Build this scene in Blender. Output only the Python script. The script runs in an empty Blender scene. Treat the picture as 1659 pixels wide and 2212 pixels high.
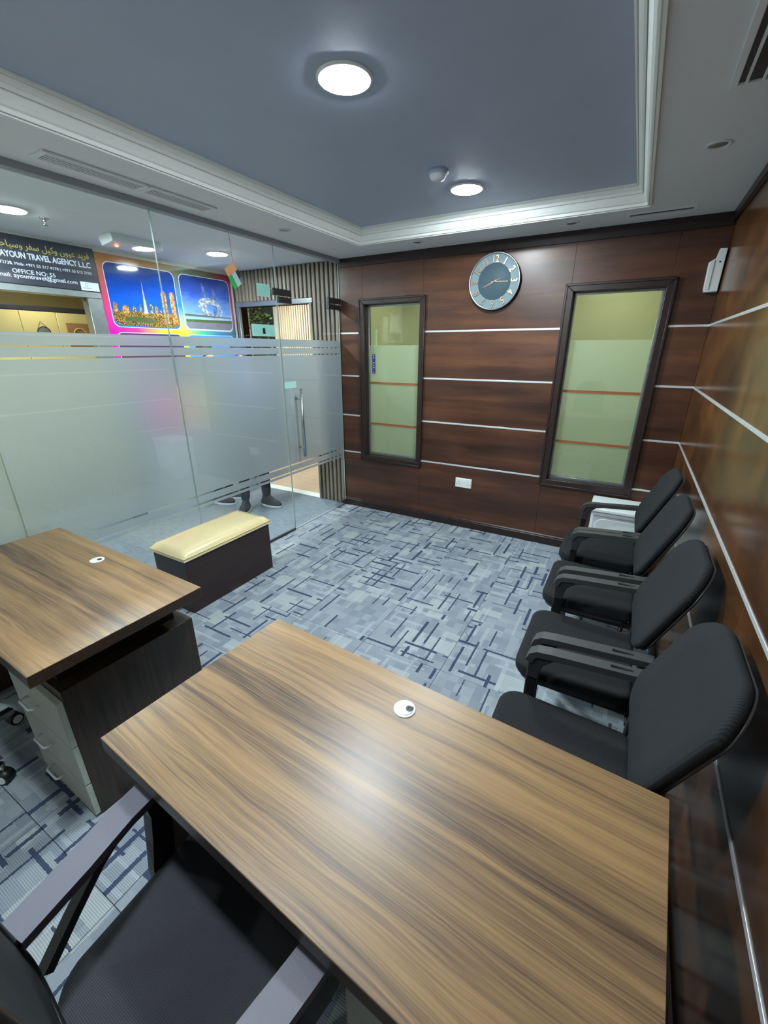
import bpy, bmesh, math, random
from mathutils import Vector, Matrix
random.seed(7)
SC = bpy.context.scene
COL = SC.collection
R = math.radians

# ------------------------------------------------------------------ camera
cam_d = bpy.data.cameras.new('camera')
cam = bpy.data.objects.new('camera', cam_d); COL.objects.link(cam)
cam.location = (2.647, -3.767, 1.658)
cam.rotation_euler = (R(90 - 21.128), 0, R(29.618))
cam_d.sensor_fit = 'VERTICAL'; cam_d.sensor_height = 36; cam_d.sensor_width = 27
cam_d.lens = 906.1 / 2212 * 36
cam_d.clip_start = 0.02
SC.camera = cam
# ------------------------------------------------------------------ world, exposure, lamp strengths
wd = bpy.data.worlds.new('world'); SC.world = wd; wd.use_nodes = True
wd.node_tree.nodes['Background'].inputs[0].default_value = (.5, .6, .8, 1)
wd.node_tree.nodes['Background'].inputs[1].default_value = 0.02
SC.view_settings.view_transform = 'Standard'
SC.view_settings.look = 'None'
SC.view_settings.gamma = 1
SC.view_settings.exposure = 0.58
ROOM_LAMP = 330.0
CORRIDOR_LAMP = 340.0
SHOP_LAMP = 60.0
BACKROOM_LAMP = 330.0
WINDOW_ROOM_LAMP = 60.0

# ------------------------------------------------------------------ key measures (metres)
H = 2.46           # ceiling
W = 3.025          # right wall
YF = -5.0          # wall behind the camera
Z1, Z2, Z3, Z4 = 1.812, 1.410, 1.013, 0.619      # metal strips on the wood walls
TX0, TX1, TY1, TY0 = .513, 2.545, -.424, -4.45   # ceiling tray, outer edge of its moulding
TZ = 2.552
CX = -1.47         # far wall of the corridor

# ------------------------------------------------------------------ node helpers
def lin(r, g, b):
    f = lambda c: (c / 255 / 12.92) if c <= 10 else ((c / 255 + .055) / 1.055) ** 2.4
    return (f(r), f(g), f(b), 1)

class NT:
    def __init__(s, name):
        s.m = bpy.data.materials.new(name); s.m.use_nodes = True
        s.t = s.m.node_tree; s.n = s.t.nodes; s.l = s.t.links
        s.n.clear(); s.out = s.n.new('ShaderNodeOutputMaterial')
    def new(s, typ, ins=None, **kw):
        nd = s.n.new(typ)
        for k, v in kw.items(): setattr(nd, k, v)
        if ins:
            for k, v in ins.items(): s.put(nd.inputs[k], v)
        return nd
    def put(s, sock, v):
        if isinstance(v, bpy.types.NodeSocket): s.l.new(v, sock)
        else: sock.default_value = v
    def math(s, op, a, b=None, c=None):
        nd = s.n.new('ShaderNodeMath'); nd.operation = op
        s.put(nd.inputs[0], a)
        if b is not None: s.put(nd.inputs[1], b)
        if c is not None: s.put(nd.inputs[2], c)
        return nd.outputs[0]
    def pos(s): return s.new('ShaderNodeNewGeometry').outputs['Position']
    def objco(s): return s.new('ShaderNodeTexCoord').outputs['Object']
    def mapping(s, v, scale=(1, 1, 1), loc=(0, 0, 0), rot=(0, 0, 0)):
        return s.new('ShaderNodeMapping', {'Vector': v, 'Scale': scale, 'Location': loc, 'Rotation': rot}).outputs[0]
    def noise(s, v, scale=5, detail=3, rough=.5, dist=0):
        return s.new('ShaderNodeTexNoise', {'Vector': v, 'Scale': scale, 'Detail': detail, 'Roughness': rough, 'Distortion': dist}).outputs['Fac']
    def ramp(s, fac, stops):
        nd = s.n.new('ShaderNodeValToRGB'); e = nd.color_ramp.elements
        while len(e) < len(stops): e.new(.5)
        for i, (p, c) in enumerate(stops): e[i].position = p; e[i].color = c
        s.put(nd.inputs[0], fac); return nd.outputs[0]
    def mix(s, fac, a, b, mode='MIX'):
        nd = s.n.new('ShaderNodeMix'); nd.data_type = 'RGBA'; nd.blend_type = mode
        s.put(nd.inputs[0], fac); s.put(nd.inputs[6], a); s.put(nd.inputs[7], b); return nd.outputs[2]
    def bump(s, h, strength=.2, dist=.01):
        return s.new('ShaderNodeBump', {'Height': h, 'Strength': strength, 'Distance': dist}).outputs[0]
    def bsdf(s, color=(.8, .8, .8, 1), rough=.5, metal=0, normal=None, **kw):
        nd = s.n.new('ShaderNodeBsdfPrincipled')
        s.put(nd.inputs['Base Color'], color); s.put(nd.inputs['Roughness'], rough); s.put(nd.inputs['Metallic'], metal)
        if normal is not None: s.put(nd.inputs['Normal'], normal)
        for k, v in kw.items(): s.put(nd.inputs[k.replace('_', ' ')], v)
        return nd.outputs[0]
    def done(s, sh): s.l.new(sh, s.out.inputs[0]); return s.m

def plain(name, col, rough=.5, metal=0, var=.12, scale=30, bump=0, **kw):
    t = NT(name); o = t.objco(); n = t.noise(o, scale, 3)
    c = t.mix(n, tuple(v * (1 - var) for v in col[:3]) + (1,), tuple(min(1, v * (1 + var)) for v in col[:3]) + (1,))
    nm = t.bump(n, bump, .002) if bump else None
    return t.done(t.bsdf(c, rough, metal, nm, **kw))

def emit(name, col, strength):
    t = NT(name); e = t.new('ShaderNodeEmission', {'Color': col, 'Strength': strength}); return t.done(e.outputs[0])

def wall_wood(name, axis, dark, mid, light, rough=.27):
    t = NT(name); p = t.pos(); pz = t.new('ShaderNodeSeparateXYZ', {0: p}).outputs[2]; row = 0.0
    for zz in (Z4, Z3, Z2, Z1): row = t.math('ADD', row, t.math('GREATER_THAN', pz, zz))
    rnd = wn(t, row, 4.4, 1.3)
    off = t.new('ShaderNodeCombineXYZ', {0: t.math('MULTIPLY', rnd, 9.), 1: t.math('MULTIPLY', rnd, 5.), 2: t.math('MULTIPLY', rnd, 3.)}).outputs[0]
    v = t.new('ShaderNodeVectorMath', {0: p, 1: off}, operation='ADD').outputs[0]
    sc = (.7, 1, 8) if axis == 'x' else (1, 1.6, 2.2)
    sf = (4, 4, 120) if axis == 'x' else (4, 4, 120)
    big = t.noise(t.mapping(v, sc), 1.3, 4, .5, .25 if axis == 'x' else 1.4)
    fine = t.noise(t.mapping(v, sf), 2.5, 3, .6)
    blot = t.noise(v, 2.2, 3, .5)
    f = t.math('ADD', t.math('MULTIPLY', big, .62), t.math('ADD', t.math('MULTIPLY', fine, .22), t.math('MULTIPLY', blot, .26)))
    f = t.math('ADD', f, t.math('MULTIPLY', t.math('SUBTRACT', rnd, .5), .12))
    c = t.ramp(f, [(.34, dark), (.54, mid), (.76, light)])
    r = t.math('ADD', rough - .06, t.math('MULTIPLY', blot, .12))
    return t.done(t.bsdf(c, r, 0, t.bump(fine, .06, .002), Specular_IOR_Level=.5))

def desk_wood():
    t = NT('desk_laminate'); o = t.objco()
    warp = t.noise(t.mapping(o, (1.2, 5, 5)), 1.6, 3, .5)
    v = t.new('ShaderNodeVectorMath', {0: o, 1: t.new('ShaderNodeCombineXYZ', {1: t.math('MULTIPLY', warp, .045)}).outputs[0]}, operation='ADD').outputs[0]
    band = t.noise(t.mapping(v, (.45, 15, 15)), 1.3, 3, .5)
    fine = t.noise(t.mapping(v, (2.2, 130, 130)), 2.0, 3, .6)
    mid = t.noise(t.mapping(v, (.8, 42, 42)), 1.7, 3, .6)
    f = t.math('ADD', t.math('MULTIPLY', band, .46), t.math('ADD', t.math('MULTIPLY', fine, .34), t.math('MULTIPLY', mid, .28)))
    c = t.ramp(f, [(.39, lin(60, 46, 36)), (.46, lin(94, 73, 54)), (.54, lin(121, 95, 65)), (.66, lin(150, 118, 78))])
    return t.done(t.bsdf(c, t.math('ADD', .30, t.math('MULTIPLY', fine, .12)), 0, t.bump(fine, .10, .001)))

def dark_wood(name, a, b, rough=.35, scale=(40, 40, 1.2)):
    t = NT(name); o = t.objco(); n = t.noise(t.mapping(o, scale), 2, 4, .6)
    return t.done(t.bsdf(t.ramp(n, [(.3, a), (.7, b)]), rough, 0, t.bump(n, .06, .001)))

def wn(t, a, b=0.0, c=0.0):
    v = t.new('ShaderNodeCombineXYZ', {0: a, 1: b, 2: c}).outputs[0]
    return t.new('ShaderNodeTexWhiteNoise', {'Vector': v}, noise_dimensions='3D').outputs['Value']

def carpet():
    t = NT('carpet_tile_weave'); p = t.pos()
    s = t.new('ShaderNodeSeparateXYZ', {0: p}); x, y = s.outputs[0], s.outputs[1]
    tx, ty = t.math('FLOOR', t.math('DIVIDE', x, .5)), t.math('FLOOR', t.math('DIVIDE', y, .5))
    rnd = wn(t, tx, ty, 3.3); sw = t.math('GREATER_THAN', rnd, .5); nsw = t.math('SUBTRACT', 1., sw)
    r2 = t.math('MULTIPLY', wn(t, tx, ty, 8.1), 37.)
    u0 = t.math('ADD', t.math('MULTIPLY', x, nsw), t.math('MULTIPLY', y, sw))
    v0 = t.math('ADD', t.math('MULTIPLY', y, nsw), t.math('MULTIPLY', x, sw))
    jit = t.noise(p, 130, 2)
    j = t.math('MULTIPLY', t.math('SUBTRACT', jit, .5), .007)
    u = t.math('ADD', t.math('ADD', t.math('MULTIPLY', u0, .68), r2), j); v = t.math('ADD', t.math('ADD', t.math('MULTIPLY', v0, .68), r2), j)
    def dash(a, b, pb, pa, th, prob, seed, lo=.08, hi=.92):
        row = t.math('FLOOR', t.math('DIVIDE', b, pb)); fb = t.math('FRACT', t.math('DIVIDE', b, pb))
        q = t.math('ADD', t.math('DIVIDE', a, pa), t.math('MULTIPLY', wn(t, row, seed, 1.7), 5.))
        cell = t.math('FLOOR', q); fa = t.math('FRACT', q)
        on = t.math('LESS_THAN', wn(t, row, cell, seed), prob)
        th2 = t.math('MULTIPLY', t.math('ADD', .5, wn(t, row, cell, seed + 5.5)), th)
        m = t.math('MULTIPLY', on, t.math('LESS_THAN', fb, th2))
        m = t.math('MULTIPLY', m, t.math('GREATER_THAN', fa, lo))
        return t.math('MULTIPLY', m, t.math('LESS_THAN', fa, hi))
    def mx(a, b): return t.math('MAXIMUM', a, b)
    patch = wn(t, t.math('FLOOR', t.math('DIVIDE', u, .045)), t.math('FLOOR', t.math('DIVIDE', v, .034)), 2.2)
    light = mx(dash(u, v, .085, .11, .80, .20, 11.3, .02, .85), dash(v, u, .10, .12, .62, .16, 21.9, .02, .80))
    lline = mx(dash(u, v, .042, .20, .28, .33, 31.7), dash(v, u, .047, .19, .25, .33, 41.1))
    dark = mx(dash(u, v, .046, .19, .19, .32, 51.3), dash(v, u, .056, .17, .19, .32, 61.9))
    speck = t.noise(p, 420, 2)
    rib = t.math('SINE', t.math('MULTIPLY', v0, 2 * math.pi / .0062))
    base = t.mix(patch, lin(126, 135, 145), lin(149, 157, 163))
    c = t.mix(t.math('MULTIPLY', light, .62), base, lin(172, 180, 178))
    c = t.mix(t.math('MULTIPLY', lline, .48), c, lin(170, 180, 188))
    c = t.mix(t.math('MULTIPLY', dark, .92), c, lin(50, 60, 86))
    k = t.math('ADD', .78, t.math('ADD', t.math('MULTIPLY', speck, .36), t.math('MULTIPLY', rib, .16)))
    c = t.mix(1.0, c, t.new('ShaderNodeCombineXYZ', {0: k, 1: k, 2: k}).outputs[0], 'MULTIPLY')
    nm = t.bump(t.math('ADD', t.math('MULTIPLY', rib, .5), speck), .35, .002)
    return t.done(t.bsdf(c, .95, 0, nm, Specular_IOR_Level=.1))

def corridor_carpet():
    t = NT('corridor_carpet'); p = t.pos()
    st = t.noise(t.mapping(p, (2.5, 45, 1)), 4, 3, .6); sp = t.noise(p, 300, 2)
    f = t.math('ADD', t.math('MULTIPLY', st, .7), t.math('MULTIPLY', sp, .3))
    c = t.ramp(f, [(.35, lin(96, 106, 118)), (.65, lin(140, 149, 158))])
    return t.done(t.bsdf(c, .95, 0, t.bump(f, .3, .002), Specular_IOR_Level=.1))

def glass(name, tint=(.93, .975, .96, 1), ior=1.5):
    t = NT(name)
    tr = t.new('ShaderNodeBsdfTransparent', {'Color': tint}).outputs[0]
    gl = t.new('ShaderNodeBsdfGlossy', {'Color': (1, 1, 1, 1), 'Roughness': .01}).outputs[0]
    ge = t.new('ShaderNodeNewGeometry')
    c = t.math('ABSOLUTE', t.new('ShaderNodeVectorMath', {0: ge.outputs['Incoming'], 1: ge.outputs['Normal']}, operation='DOT_PRODUCT').outputs['Value'])
    lw = t.math('ADD', .04, t.math('MULTIPLY', .90, t.math('POWER', t.math('SUBTRACT', 1., c), 5.)))
    return t.done(t.new('ShaderNodeMixShader', {0: lw, 1: tr, 2: gl}).outputs[0])

def frost(name, col, refr=.30, trans=.34, rough=.75):
    t = NT(name)
    a = t.new('ShaderNodeBsdfRefraction', {'Color': col, 'Roughness': rough, 'IOR': 1.25}).outputs[0]
    b = t.new('ShaderNodeBsdfTranslucent', {'Color': col}).outputs[0]
    c = t.new('ShaderNodeBsdfDiffuse', {'Color': col}).outputs[0]
    m1 = t.new('ShaderNodeMixShader', {0: trans / (1 - refr), 1: c, 2: b}).outputs[0]
    return t.done(t.new('ShaderNodeMixShader', {0: refr, 1: m1, 2: a}).outputs[0])

def fabric(name, col, period=.004, axis=1, rough=.9):
    t = NT(name); o = t.objco(); s = t.new('ShaderNodeSeparateXYZ', {0: o})
    w = t.math('SINE', t.math('MULTIPLY', s.outputs[axis], 2 * math.pi / period))
    n = t.noise(o, 350, 2)
    f = t.math('ADD', t.math('MULTIPLY', t.math('ADD', w, 1.), .3), t.math('MULTIPLY', n, .5))
    c = t.mix(f, tuple(v * .55 for v in col[:3]) + (1,), tuple(v * 1.5 for v in col[:3]) + (1,))
    return t.done(t.bsdf(c, rough, 0, t.bump(f, .5, .001), Specular_IOR_Level=.25))

def mesh_fabric():
    t = NT('chair_mesh'); o = t.objco(); s = t.new('ShaderNodeSeparateXYZ', {0: o})
    w = t.math('SINE', t.math('MULTIPLY', t.math('ADD', s.outputs[2], t.math('MULTIPLY', s.outputs[0], .8)), 2 * math.pi / .008))
    c = t.mix(t.math('GREATER_THAN', w, .2), lin(14, 14, 16), lin(58, 60, 62))
    return t.done(t.bsdf(c, .8, 0, t.bump(w, .5, .002), Specular_IOR_Level=.3))

# ------------------------------------------------------------------ materials
M = {}
M['wood_back'] = wall_wood('mahogany_panel', 'x', lin(42, 25, 19), lin(76, 46, 32), lin(112, 70, 43), .32)
M['wood_right'] = wall_wood('mahogany_panel_long', 'y', lin(48, 29, 16), lin(88, 55, 27), lin(124, 80, 40), .20)
M['wood_trim'] = dark_wood('dark_stained_trim', lin(30, 19, 17), lin(52, 34, 30), .35, (3, 3, 60))
M['strip'] = plain('brushed_aluminium', lin(226, 228, 230), .38, .55, .05, 90)
M['frame_metal'] = plain('grey_metal_frame', lin(150, 154, 156), .35, .8, .15, 25)
M['desk'] = desk_wood()
M['desk_dark'] = dark_wood('desk_side_laminate', lin(36, 27, 20), lin(70, 54, 38), .4, (30, 30, 1.5))
M['desk_edge'] = dark_wood('desk_edge_band', lin(46, 34, 26), lin(70, 52, 39), .4, (2, 60, 60))
M['black'] = plain('black_metal', lin(20, 19, 20), .45)
M['black_plastic'] = plain('black_plastic', lin(46, 47, 50), .42, 0, .1, 200, .1)
M['arm_pad'] = plain('grey_black_arm_pad', lin(56, 58, 58), .5, 0, .08, 300, .1)
M['arm_pad_soft'] = plain('soft_grey_arm_pad', lin(92, 91, 102), .55, 0, .08, 300, .1)
M['fabric'] = fabric('black_ribbed_fabric', lin(34, 36, 38), .006, 1)
M['seat_fabric'] = fabric('black_seat_fabric', lin(31, 32, 34), .005, 0)
M['weave'] = fabric('charcoal_woven_seat', lin(54, 54, 58), .0032, 1)
M['mesh'] = mesh_fabric()
M['chrome'] = plain('chrome', lin(215, 217, 220), .16, 1, .04)
M['steel'] = plain('brushed_steel', lin(190, 194, 196), .28, 1, .08, 60)
M['white'] = plain('white_plastic', lin(226, 232, 230), .4, 0, .03)
M['drawer'] = plain('grey_drawer_front', lin(158, 156, 146), .5, 0, .06, 200)
M['drawer_edge'] = plain('pale_drawer_edge', lin(190, 198, 184), .5, 0, .05)
M['ceiling'] = plain('ceiling_paint', lin(226, 230, 234), .9, 0, .03, 60, .05)
M['tray'] = plain('tray_blue_grey_paint', lin(172, 182, 204), .55, 0, .05, 5)
M['mould'] = plain('moulding_white', lin(240, 243, 238), .5, 0, .03)
M['carpet'] = carpet()
M['under'] = plain('subfloor', lin(40, 42, 46), .9)
M['corr_carpet'] = corridor_carpet()
M['glass'] = glass('clear_glass')
M['wglass'] = glass('window_glass', (.90, .96, .90, 1))
M['glass_edge'] = plain('glass_edge', lin(150, 176, 172), .3, 0, .1)
M['film'] = frost('frosted_film', (.49, .53, .585, 1), .50, .24, .64)
M['wfilm'] = frost('window_frosted_film', (.86, .92, .82, 1), .35, .40)
M['patch'] = plain('dark_patch_fitting', lin(72, 74, 76), .35, .8)
M['cream'] = plain('cream_vinyl', lin(226, 208, 158), .22, 0, .10, 6, .25, Coat_Weight=.4)
M['bench'] = dark_wood('bench_dark_wood', lin(36, 24, 23), lin(52, 35, 33), .45, (2, 2, 40))
M['lamp'] = emit('lamp_diffuser', (.82, .94, 1, 1), ROOM_LAMP)
M['corr_lamp'] = emit('corridor_lamp_diffuser', (.86, .95, 1, 1), CORRIDOR_LAMP)
M['shop_lamp'] = emit('shop_lamp_diffuser', (1, .94, .80, 1), SHOP_LAMP)
M['back_lamp'] = emit('inner_room_lamp_diffuser', (1, .95, .86, 1), BACKROOM_LAMP)
M['win_lamp'] = emit('next_room_lamp_diffuser', (1, .96, .80, 1), WINDOW_ROOM_LAMP)
M['red_led'] = emit('red_led', (1, .10, .03, 1), 9)
M['aqua'] = plain('aqua_paper', lin(172, 220, 212), .5, 0, .05)
M['paint'] = plain('cream_paint', lin(206, 204, 196), .8, 0, .04)
M['yellow'] = plain('yellow_cabinet', lin(204, 188, 128), .4, 0, .05, 8)
M['yellowwall'] = plain('yellow_green_wall', lin(198, 199, 160), .8, 0, .05, 4)
M['brown'] = plain('brown_ceiling', lin(150, 112, 74), .6, 0, .08)
M['darkbeam'] = plain('dark_beam', lin(34, 36, 46), .4)
M['slat'] = dark_wood('slat_oak', lin(104, 94, 84), lin(146, 132, 116), .6, (25, 25, 1.5))
M['slat_back'] = plain('slat_backing', lin(40, 36, 33), .9)
M['slat_pale'] = dark_wood('slat_pale', lin(170, 152, 130), lin(214, 198, 176), .6, (25, 25, 1.5))
M['plank'] = dark_wood('oak_plank', lin(176, 152, 132), lin(206, 182, 160), .45, (3, 40, 3))
M['leaf'] = plain('hedge_leaf', lin(70, 110, 40), .5, 0, .5, 60)
M['signblack'] = plain('sign_dark', lin(34, 38, 52), .5, 0, .06)
M['gold'] = plain('sign_gold', lin(196, 184, 74), .5)
M['signwhite'] = plain('sign_white', lin(206, 212, 228), .5, 0, .02)
M['tape'] = plain('brown_tape', lin(150, 84, 48), .5, 0, .06)
M['trouser'] = plain('dark_trousers', lin(38, 40, 48), .9, 0, .2, 80)
M['shirt'] = plain('blue_grey_shirt', lin(120, 128, 150), .9, 0, .1, 40)
M['skin'] = plain('skin', lin(168, 122, 96), .55, 0, .05)
M['hair'] = plain('dark_hair', lin(28, 22, 20), .7)
M['shoe'] = plain('dark_shoe', lin(48, 50, 58), .8, 0, .15, 150)
M['sole'] = plain('white_sole', lin(222, 224, 220), .6)

# ------------------------------------------------------------------ mesh helpers
def box(bm, x0, x1, y0, y1, z0, z1, bev=0, seg=2, mi=0):
    r = bmesh.ops.create_cube(bm, size=1)
    vs = r['verts']
    for v in vs:
        v.co = Vector(((x0 + x1) / 2 + v.co.x * (x1 - x0), (y0 + y1) / 2 + v.co.y * (y1 - y0), (z0 + z1) / 2 + v.co.z * (z1 - z0)))
    fs = set(f for v in vs for f in v.link_faces)
    for f in fs: f.material_index = mi
    if bev:
        es = list(set(e for v in vs for e in v.link_edges))
        r = bmesh.ops.bevel(bm, geom=es, offset=bev, segments=seg, affect='EDGES', profile=.5)
        for f in r['faces']: f.smooth = True; f.material_index = mi
    return bm
def B(x0, x1, y0, y1, z0, z1, bev=0, seg=2): return box(bmesh.new(), x0, x1, y0, y1, z0, z1, bev, seg)

def tube(bm, pts, r, n=10, closed=False, flat=None, up=None):
    """swept round (or flat=(w,h)) section along pts"""
    P = [Vector(p) for p in pts]; rings = []
    k = len(P)
    prev = None
    for i, p in enumerate(P):
        if closed: d = (P[(i + 1) % k] - P[i - 1])
        else: d = P[min(i + 1, k - 1)] - P[max(i - 1, 0)]
        d.normalize()
        u = Vector(up) if up else (Vector((0, 0, 1)) if abs(d.z) < .9 else Vector((0, 1, 0)))
        if not up and prev is not None: u = prev
        s = d.cross(u)
        if s.length < 1e-5: s = d.cross(Vector((1, 0, 0)))
        s.normalize(); u2 = s.cross(d).normalized(); prev = u2
        rr = r[i] if isinstance(r, (list, tuple)) else r
        ring = []
        if flat:
            w, h = flat
            for a, b in ((-1, -1), (1, -1), (1, 1), (-1, 1)): ring.append(bm.verts.new(p + s * a * w / 2 + u2 * b * h / 2))
        else:
            for q in range(n):
                a = 2 * math.pi * q / n; ring.append(bm.verts.new(p + (s * math.cos(a) + u2 * math.sin(a)) * rr))
        rings.append(ring)
    m = len(rings[0])
    for i in range(k if closed else k - 1):
        a, b = rings[i], rings[(i + 1) % k]
        for q in range(m):
            f = bm.faces.new((a[q], a[(q + 1) % m], b[(q + 1) % m], b[q])); f.smooth = not flat
    if not closed:
        bm.faces.new(rings[0][::-1]); bm.faces.new(rings[-1])
    bmesh.ops.recalc_face_normals(bm, faces=bm.faces[:])
    return bm

def lathe(bm, prof, c=(0, 0, 0), axis='z', n=40, ring=False):
    """prof: list of (radius, height) revolved about axis through c"""
    def P(r, h, a):
        u, v = r * math.cos(a), r * math.sin(a)
        o = {'z': (u, v, h), 'y': (u, h, v), 'x': (h, u, v)}[axis]
        return Vector(o) + Vector(c)
    rings = []
    for r, h in prof:
        if r < 1e-6: rings.append([bm.verts.new(P(0, h, 0))])
        else: rings.append([bm.verts.new(P(r, h, 2 * math.pi * i / n)) for i in range(n)])
    for a, b in list(zip(rings[:-1], rings[1:])) + ([(rings[-1], rings[0])] if ring else []):
        if len(a) == 1 and len(b) == 1: continue
        for i in range(n):
            j = (i + 1) % n
            if len(a) == 1: f = bm.faces.new((a[0], b[i], b[j]))
            elif len(b) == 1: f = bm.faces.new((a[i], a[j], b[0]))
            else: f = bm.faces.new((a[i], a[j], b[j], b[i]))
            f.smooth = True
    for rg in (() if ring else (rings[0], rings[-1])):
        if len(rg) > 1: bm.faces.new(rg)
    bmesh.ops.recalc_face_normals(bm, faces=bm.faces[:])
    return bm

def prism(bm, pts, vec, bev=0, seg=3):
    """extrude planar polygon pts by vec"""
    a = [bm.verts.new(Vector(p)) for p in pts]; v = Vector(vec)
    b = [bm.verts.new(Vector(p) + v) for p in pts]
    n = len(pts)
    f1 = bm.faces.new(a); f2 = bm.faces.new(b[::-1])
    for i in range(n): bm.faces.new((a[i], b[i], b[(i + 1) % n], a[(i + 1) % n]))
    bmesh.ops.recalc_face_normals(bm, faces=bm.faces[:])
    if bev:
        es = list(f1.edges) + list(f2.edges)
        r = bmesh.ops.bevel(bm, geom=es, offset=bev, segments=seg, affect='EDGES', profile=.6)
        for f in r['faces']: f.smooth = True
    return bm

def rrect(w0, w1, h, r, n=6):
    """rounded trapezoid outline, bottom width w0, top width w1, height h from 0"""
    c = [(-w0 / 2, 0), (w0 / 2, 0), (w1 / 2, h), (-w1 / 2, h)]
    rs = r if isinstance(r, (list, tuple)) else [r] * 4
    out = []
    for i in range(4):
        p = Vector((*c[i], 0)); a = (Vector((*c[i - 1], 0)) - p).normalized(); b = (Vector((*c[(i + 1) % 4], 0)) - p).normalized()
        ang = a.angle(b); d = rs[i] / math.tan(ang / 2); ctr = p + (a + b).normalized() * (rs[i] / math.sin(ang / 2))
        s = p + a * d - ctr; e = p + b * d - ctr
        for k in range(n + 1):
            q = s.lerp(e, k / n).normalized() * rs[i] + ctr; out.append((q.x, q.y))
    return out

def wmat(o):
    m = Matrix.LocRotScale(o.location, o.rotation_euler, None)
    return wmat(o.parent) @ m if o.parent else m

def obj(name, bm, mat, parent=None, local=False, smooth=False):
    me = bpy.data.meshes.new(name)
    if parent is not None and not local:
        bm.transform(wmat(parent).inverted())
    bm.to_mesh(me); bm.free()
    if smooth:
        for p in me.polygons: p.use_smooth = True
    for m in (mat if isinstance(mat, (list, tuple)) else [mat]): me.materials.append(M[m] if isinstance(m, str) else m)
    o = bpy.data.objects.new(name, me); COL.objects.link(o)
    if parent is not None: o.parent = parent
    return o

def rebase(o, loc):
    """move a top-level mesh's origin to loc"""
    o.data.transform(Matrix.Translation(-Vector(loc))); o.location = loc; return o

def tag(o, label, cat=None, group=None, kind=None):
    o['label'] = label
    if cat: o['category'] = cat
    if group: o['group'] = group
    if kind: o['kind'] = kind
    return o

def thing(name, label, cat, loc=(0, 0, 0), rz=0, group=None, kind=None):
    o = bpy.data.objects.new(name, None); COL.objects.link(o); o.empty_display_size = .05
    o.location = loc; o.rotation_euler = (0, 0, rz)
    return tag(o, label, cat, group, kind)

def copy_tree(o, parent=None):
    c = o.copy(); COL.objects.link(c); c.parent = parent
    for ch in list(o.children): copy_tree(ch, c)
    return c

def text_bm(body, size, extrude=0.0, align='LEFT', width=None, bold=0.0):
    c = bpy.data.curves.new('lettering', 'FONT'); c.body = body; c.size = size; c.extrude = extrude; c.align_x = align; c.resolution_u = 3; c.offset = bold
    o = bpy.data.objects.new('lettering', c); COL.objects.link(o)
    bpy.context.view_layer.update()
    me = bpy.data.meshes.new_from_object(o.evaluated_get(bpy.context.evaluated_depsgraph_get()))
    bm = bmesh.new(); bm.from_mesh(me)
    bpy.data.objects.remove(o); bpy.data.curves.remove(c); bpy.data.meshes.remove(me)
    if width:
        xs = [v.co.x for v in bm.verts]; k = width / (max(xs) - min(xs)); x0 = min(xs)
        for v in bm.verts:
            v.co.x = (v.co.x - x0) * k - (width if align == 'RIGHT' else width / 2 if align == 'CENTER' else 0)
    return bm
ON_X = Matrix(((0, 0, 1, 0), (1, 0, 0, 0), (0, 1, 0, 0), (0, 0, 0, 1)))    # lettering on a wall that faces +x
ON_Y = Matrix(((1, 0, 0, 0), (0, 0, -1, 0), (0, 1, 0, 0), (0, 0, 0, 1)))   # lettering on a wall that faces -y

# ================================================================== THE SETTING
# ---- floor with carpet tiles
floor = tag(obj('floor', B(.0, W, YF, 0, -.06, -.008), 'under'), 'grey and blue patterned carpet tile floor of the office', 'floor', kind='structure')
tile_bm = B(-.2492, .2492, -.2492, .2492, -.008, 0, .0012, 1)
tile_me = None
for i in range(7):
    for j in range(10):
        x0, x1 = i * .5, min(i * .5 + .5, W); y1 = -j * .5; y0 = max(y1 - .5, YF)
        if x1 - x0 > .49:
            if tile_me is None:
                o = obj('carpet_tile', tile_bm, 'carpet', floor, local=True); tile_me = o.data
            else:
                o = bpy.data.objects.new('carpet_tile', tile_me); COL.objects.link(o); o.parent = floor
            o.location = ((x0 + x1) / 2, (y0 + y1) / 2, 0)
        elif x1 - x0 > .004:
            o = obj('carpet_tile', B(x0 + .001, x1 - .001, y0 + .001, y1 - .001, -.008, 0), 'carpet', floor)
# ---- ceiling with recessed tray
bm = bmesh.new()
for a in ((0, TX0, YF, 0), (TX1, W, YF, 0), (TX0, TX1, TY1, 0), (TX0, TX1, YF, TY0)): box(bm, *a, H, H + .16)
ceiling = tag(obj('ceiling', bm, 'ceiling'), 'grey-white flat ceiling border around the recessed tray', 'ceiling', kind='structure')
obj('tray_top', B(TX0 + .002, TX1 - .002, TY0 + .002, TY1 - .002, TZ, TZ + .05), 'tray', ceiling)
prof = [(0, -.012), (.010, -.012), (.010, .004), (.015, .004), (.015, -.006), (.022, -.006), (.022, .010), (.027, .010), (.034, .013), (.044, .028), (.050, .046),
        (.050, .060), (.055, .060), (.055, .050), (.061, .050), (.061, .066), (.066, .066), (.074, .071), (.080, .080), (.080, .090), (.085, .090), (.085, .084), (.092, .084), (.092, .094), (0, .094)]
def mould(side):
    bm = bmesh.new(); rings = []
    for e in (0, 1):
        ring = []
        for d, h in prof:
            x0, x1, y0, y1 = TX0 - .012 + d, TX1 + .012 - d, TY0 - .012 + d, TY1 + .012 - d
            p = {'back': ((x0, y1), (x1, y1)), 'front': ((x0, y0), (x1, y0)), 'left': ((x0, y0), (x0, y1)), 'right': ((x1, y0), (x1, y1))}[side][e]
            ring.append(bm.verts.new((p[0], p[1], H + h - .002)))
        rings.append(ring)
    n = len(prof)
    for i in range(n): bm.faces.new((rings[0][i], rings[0][(i + 1) % n], rings[1][(i + 1) % n], rings[1][i]))
    bm.faces.new(rings[0]); bm.faces.new(rings[1][::-1])
    bmesh.ops.recalc_face_normals(bm, faces=bm.faces[:])
    return bm
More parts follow.
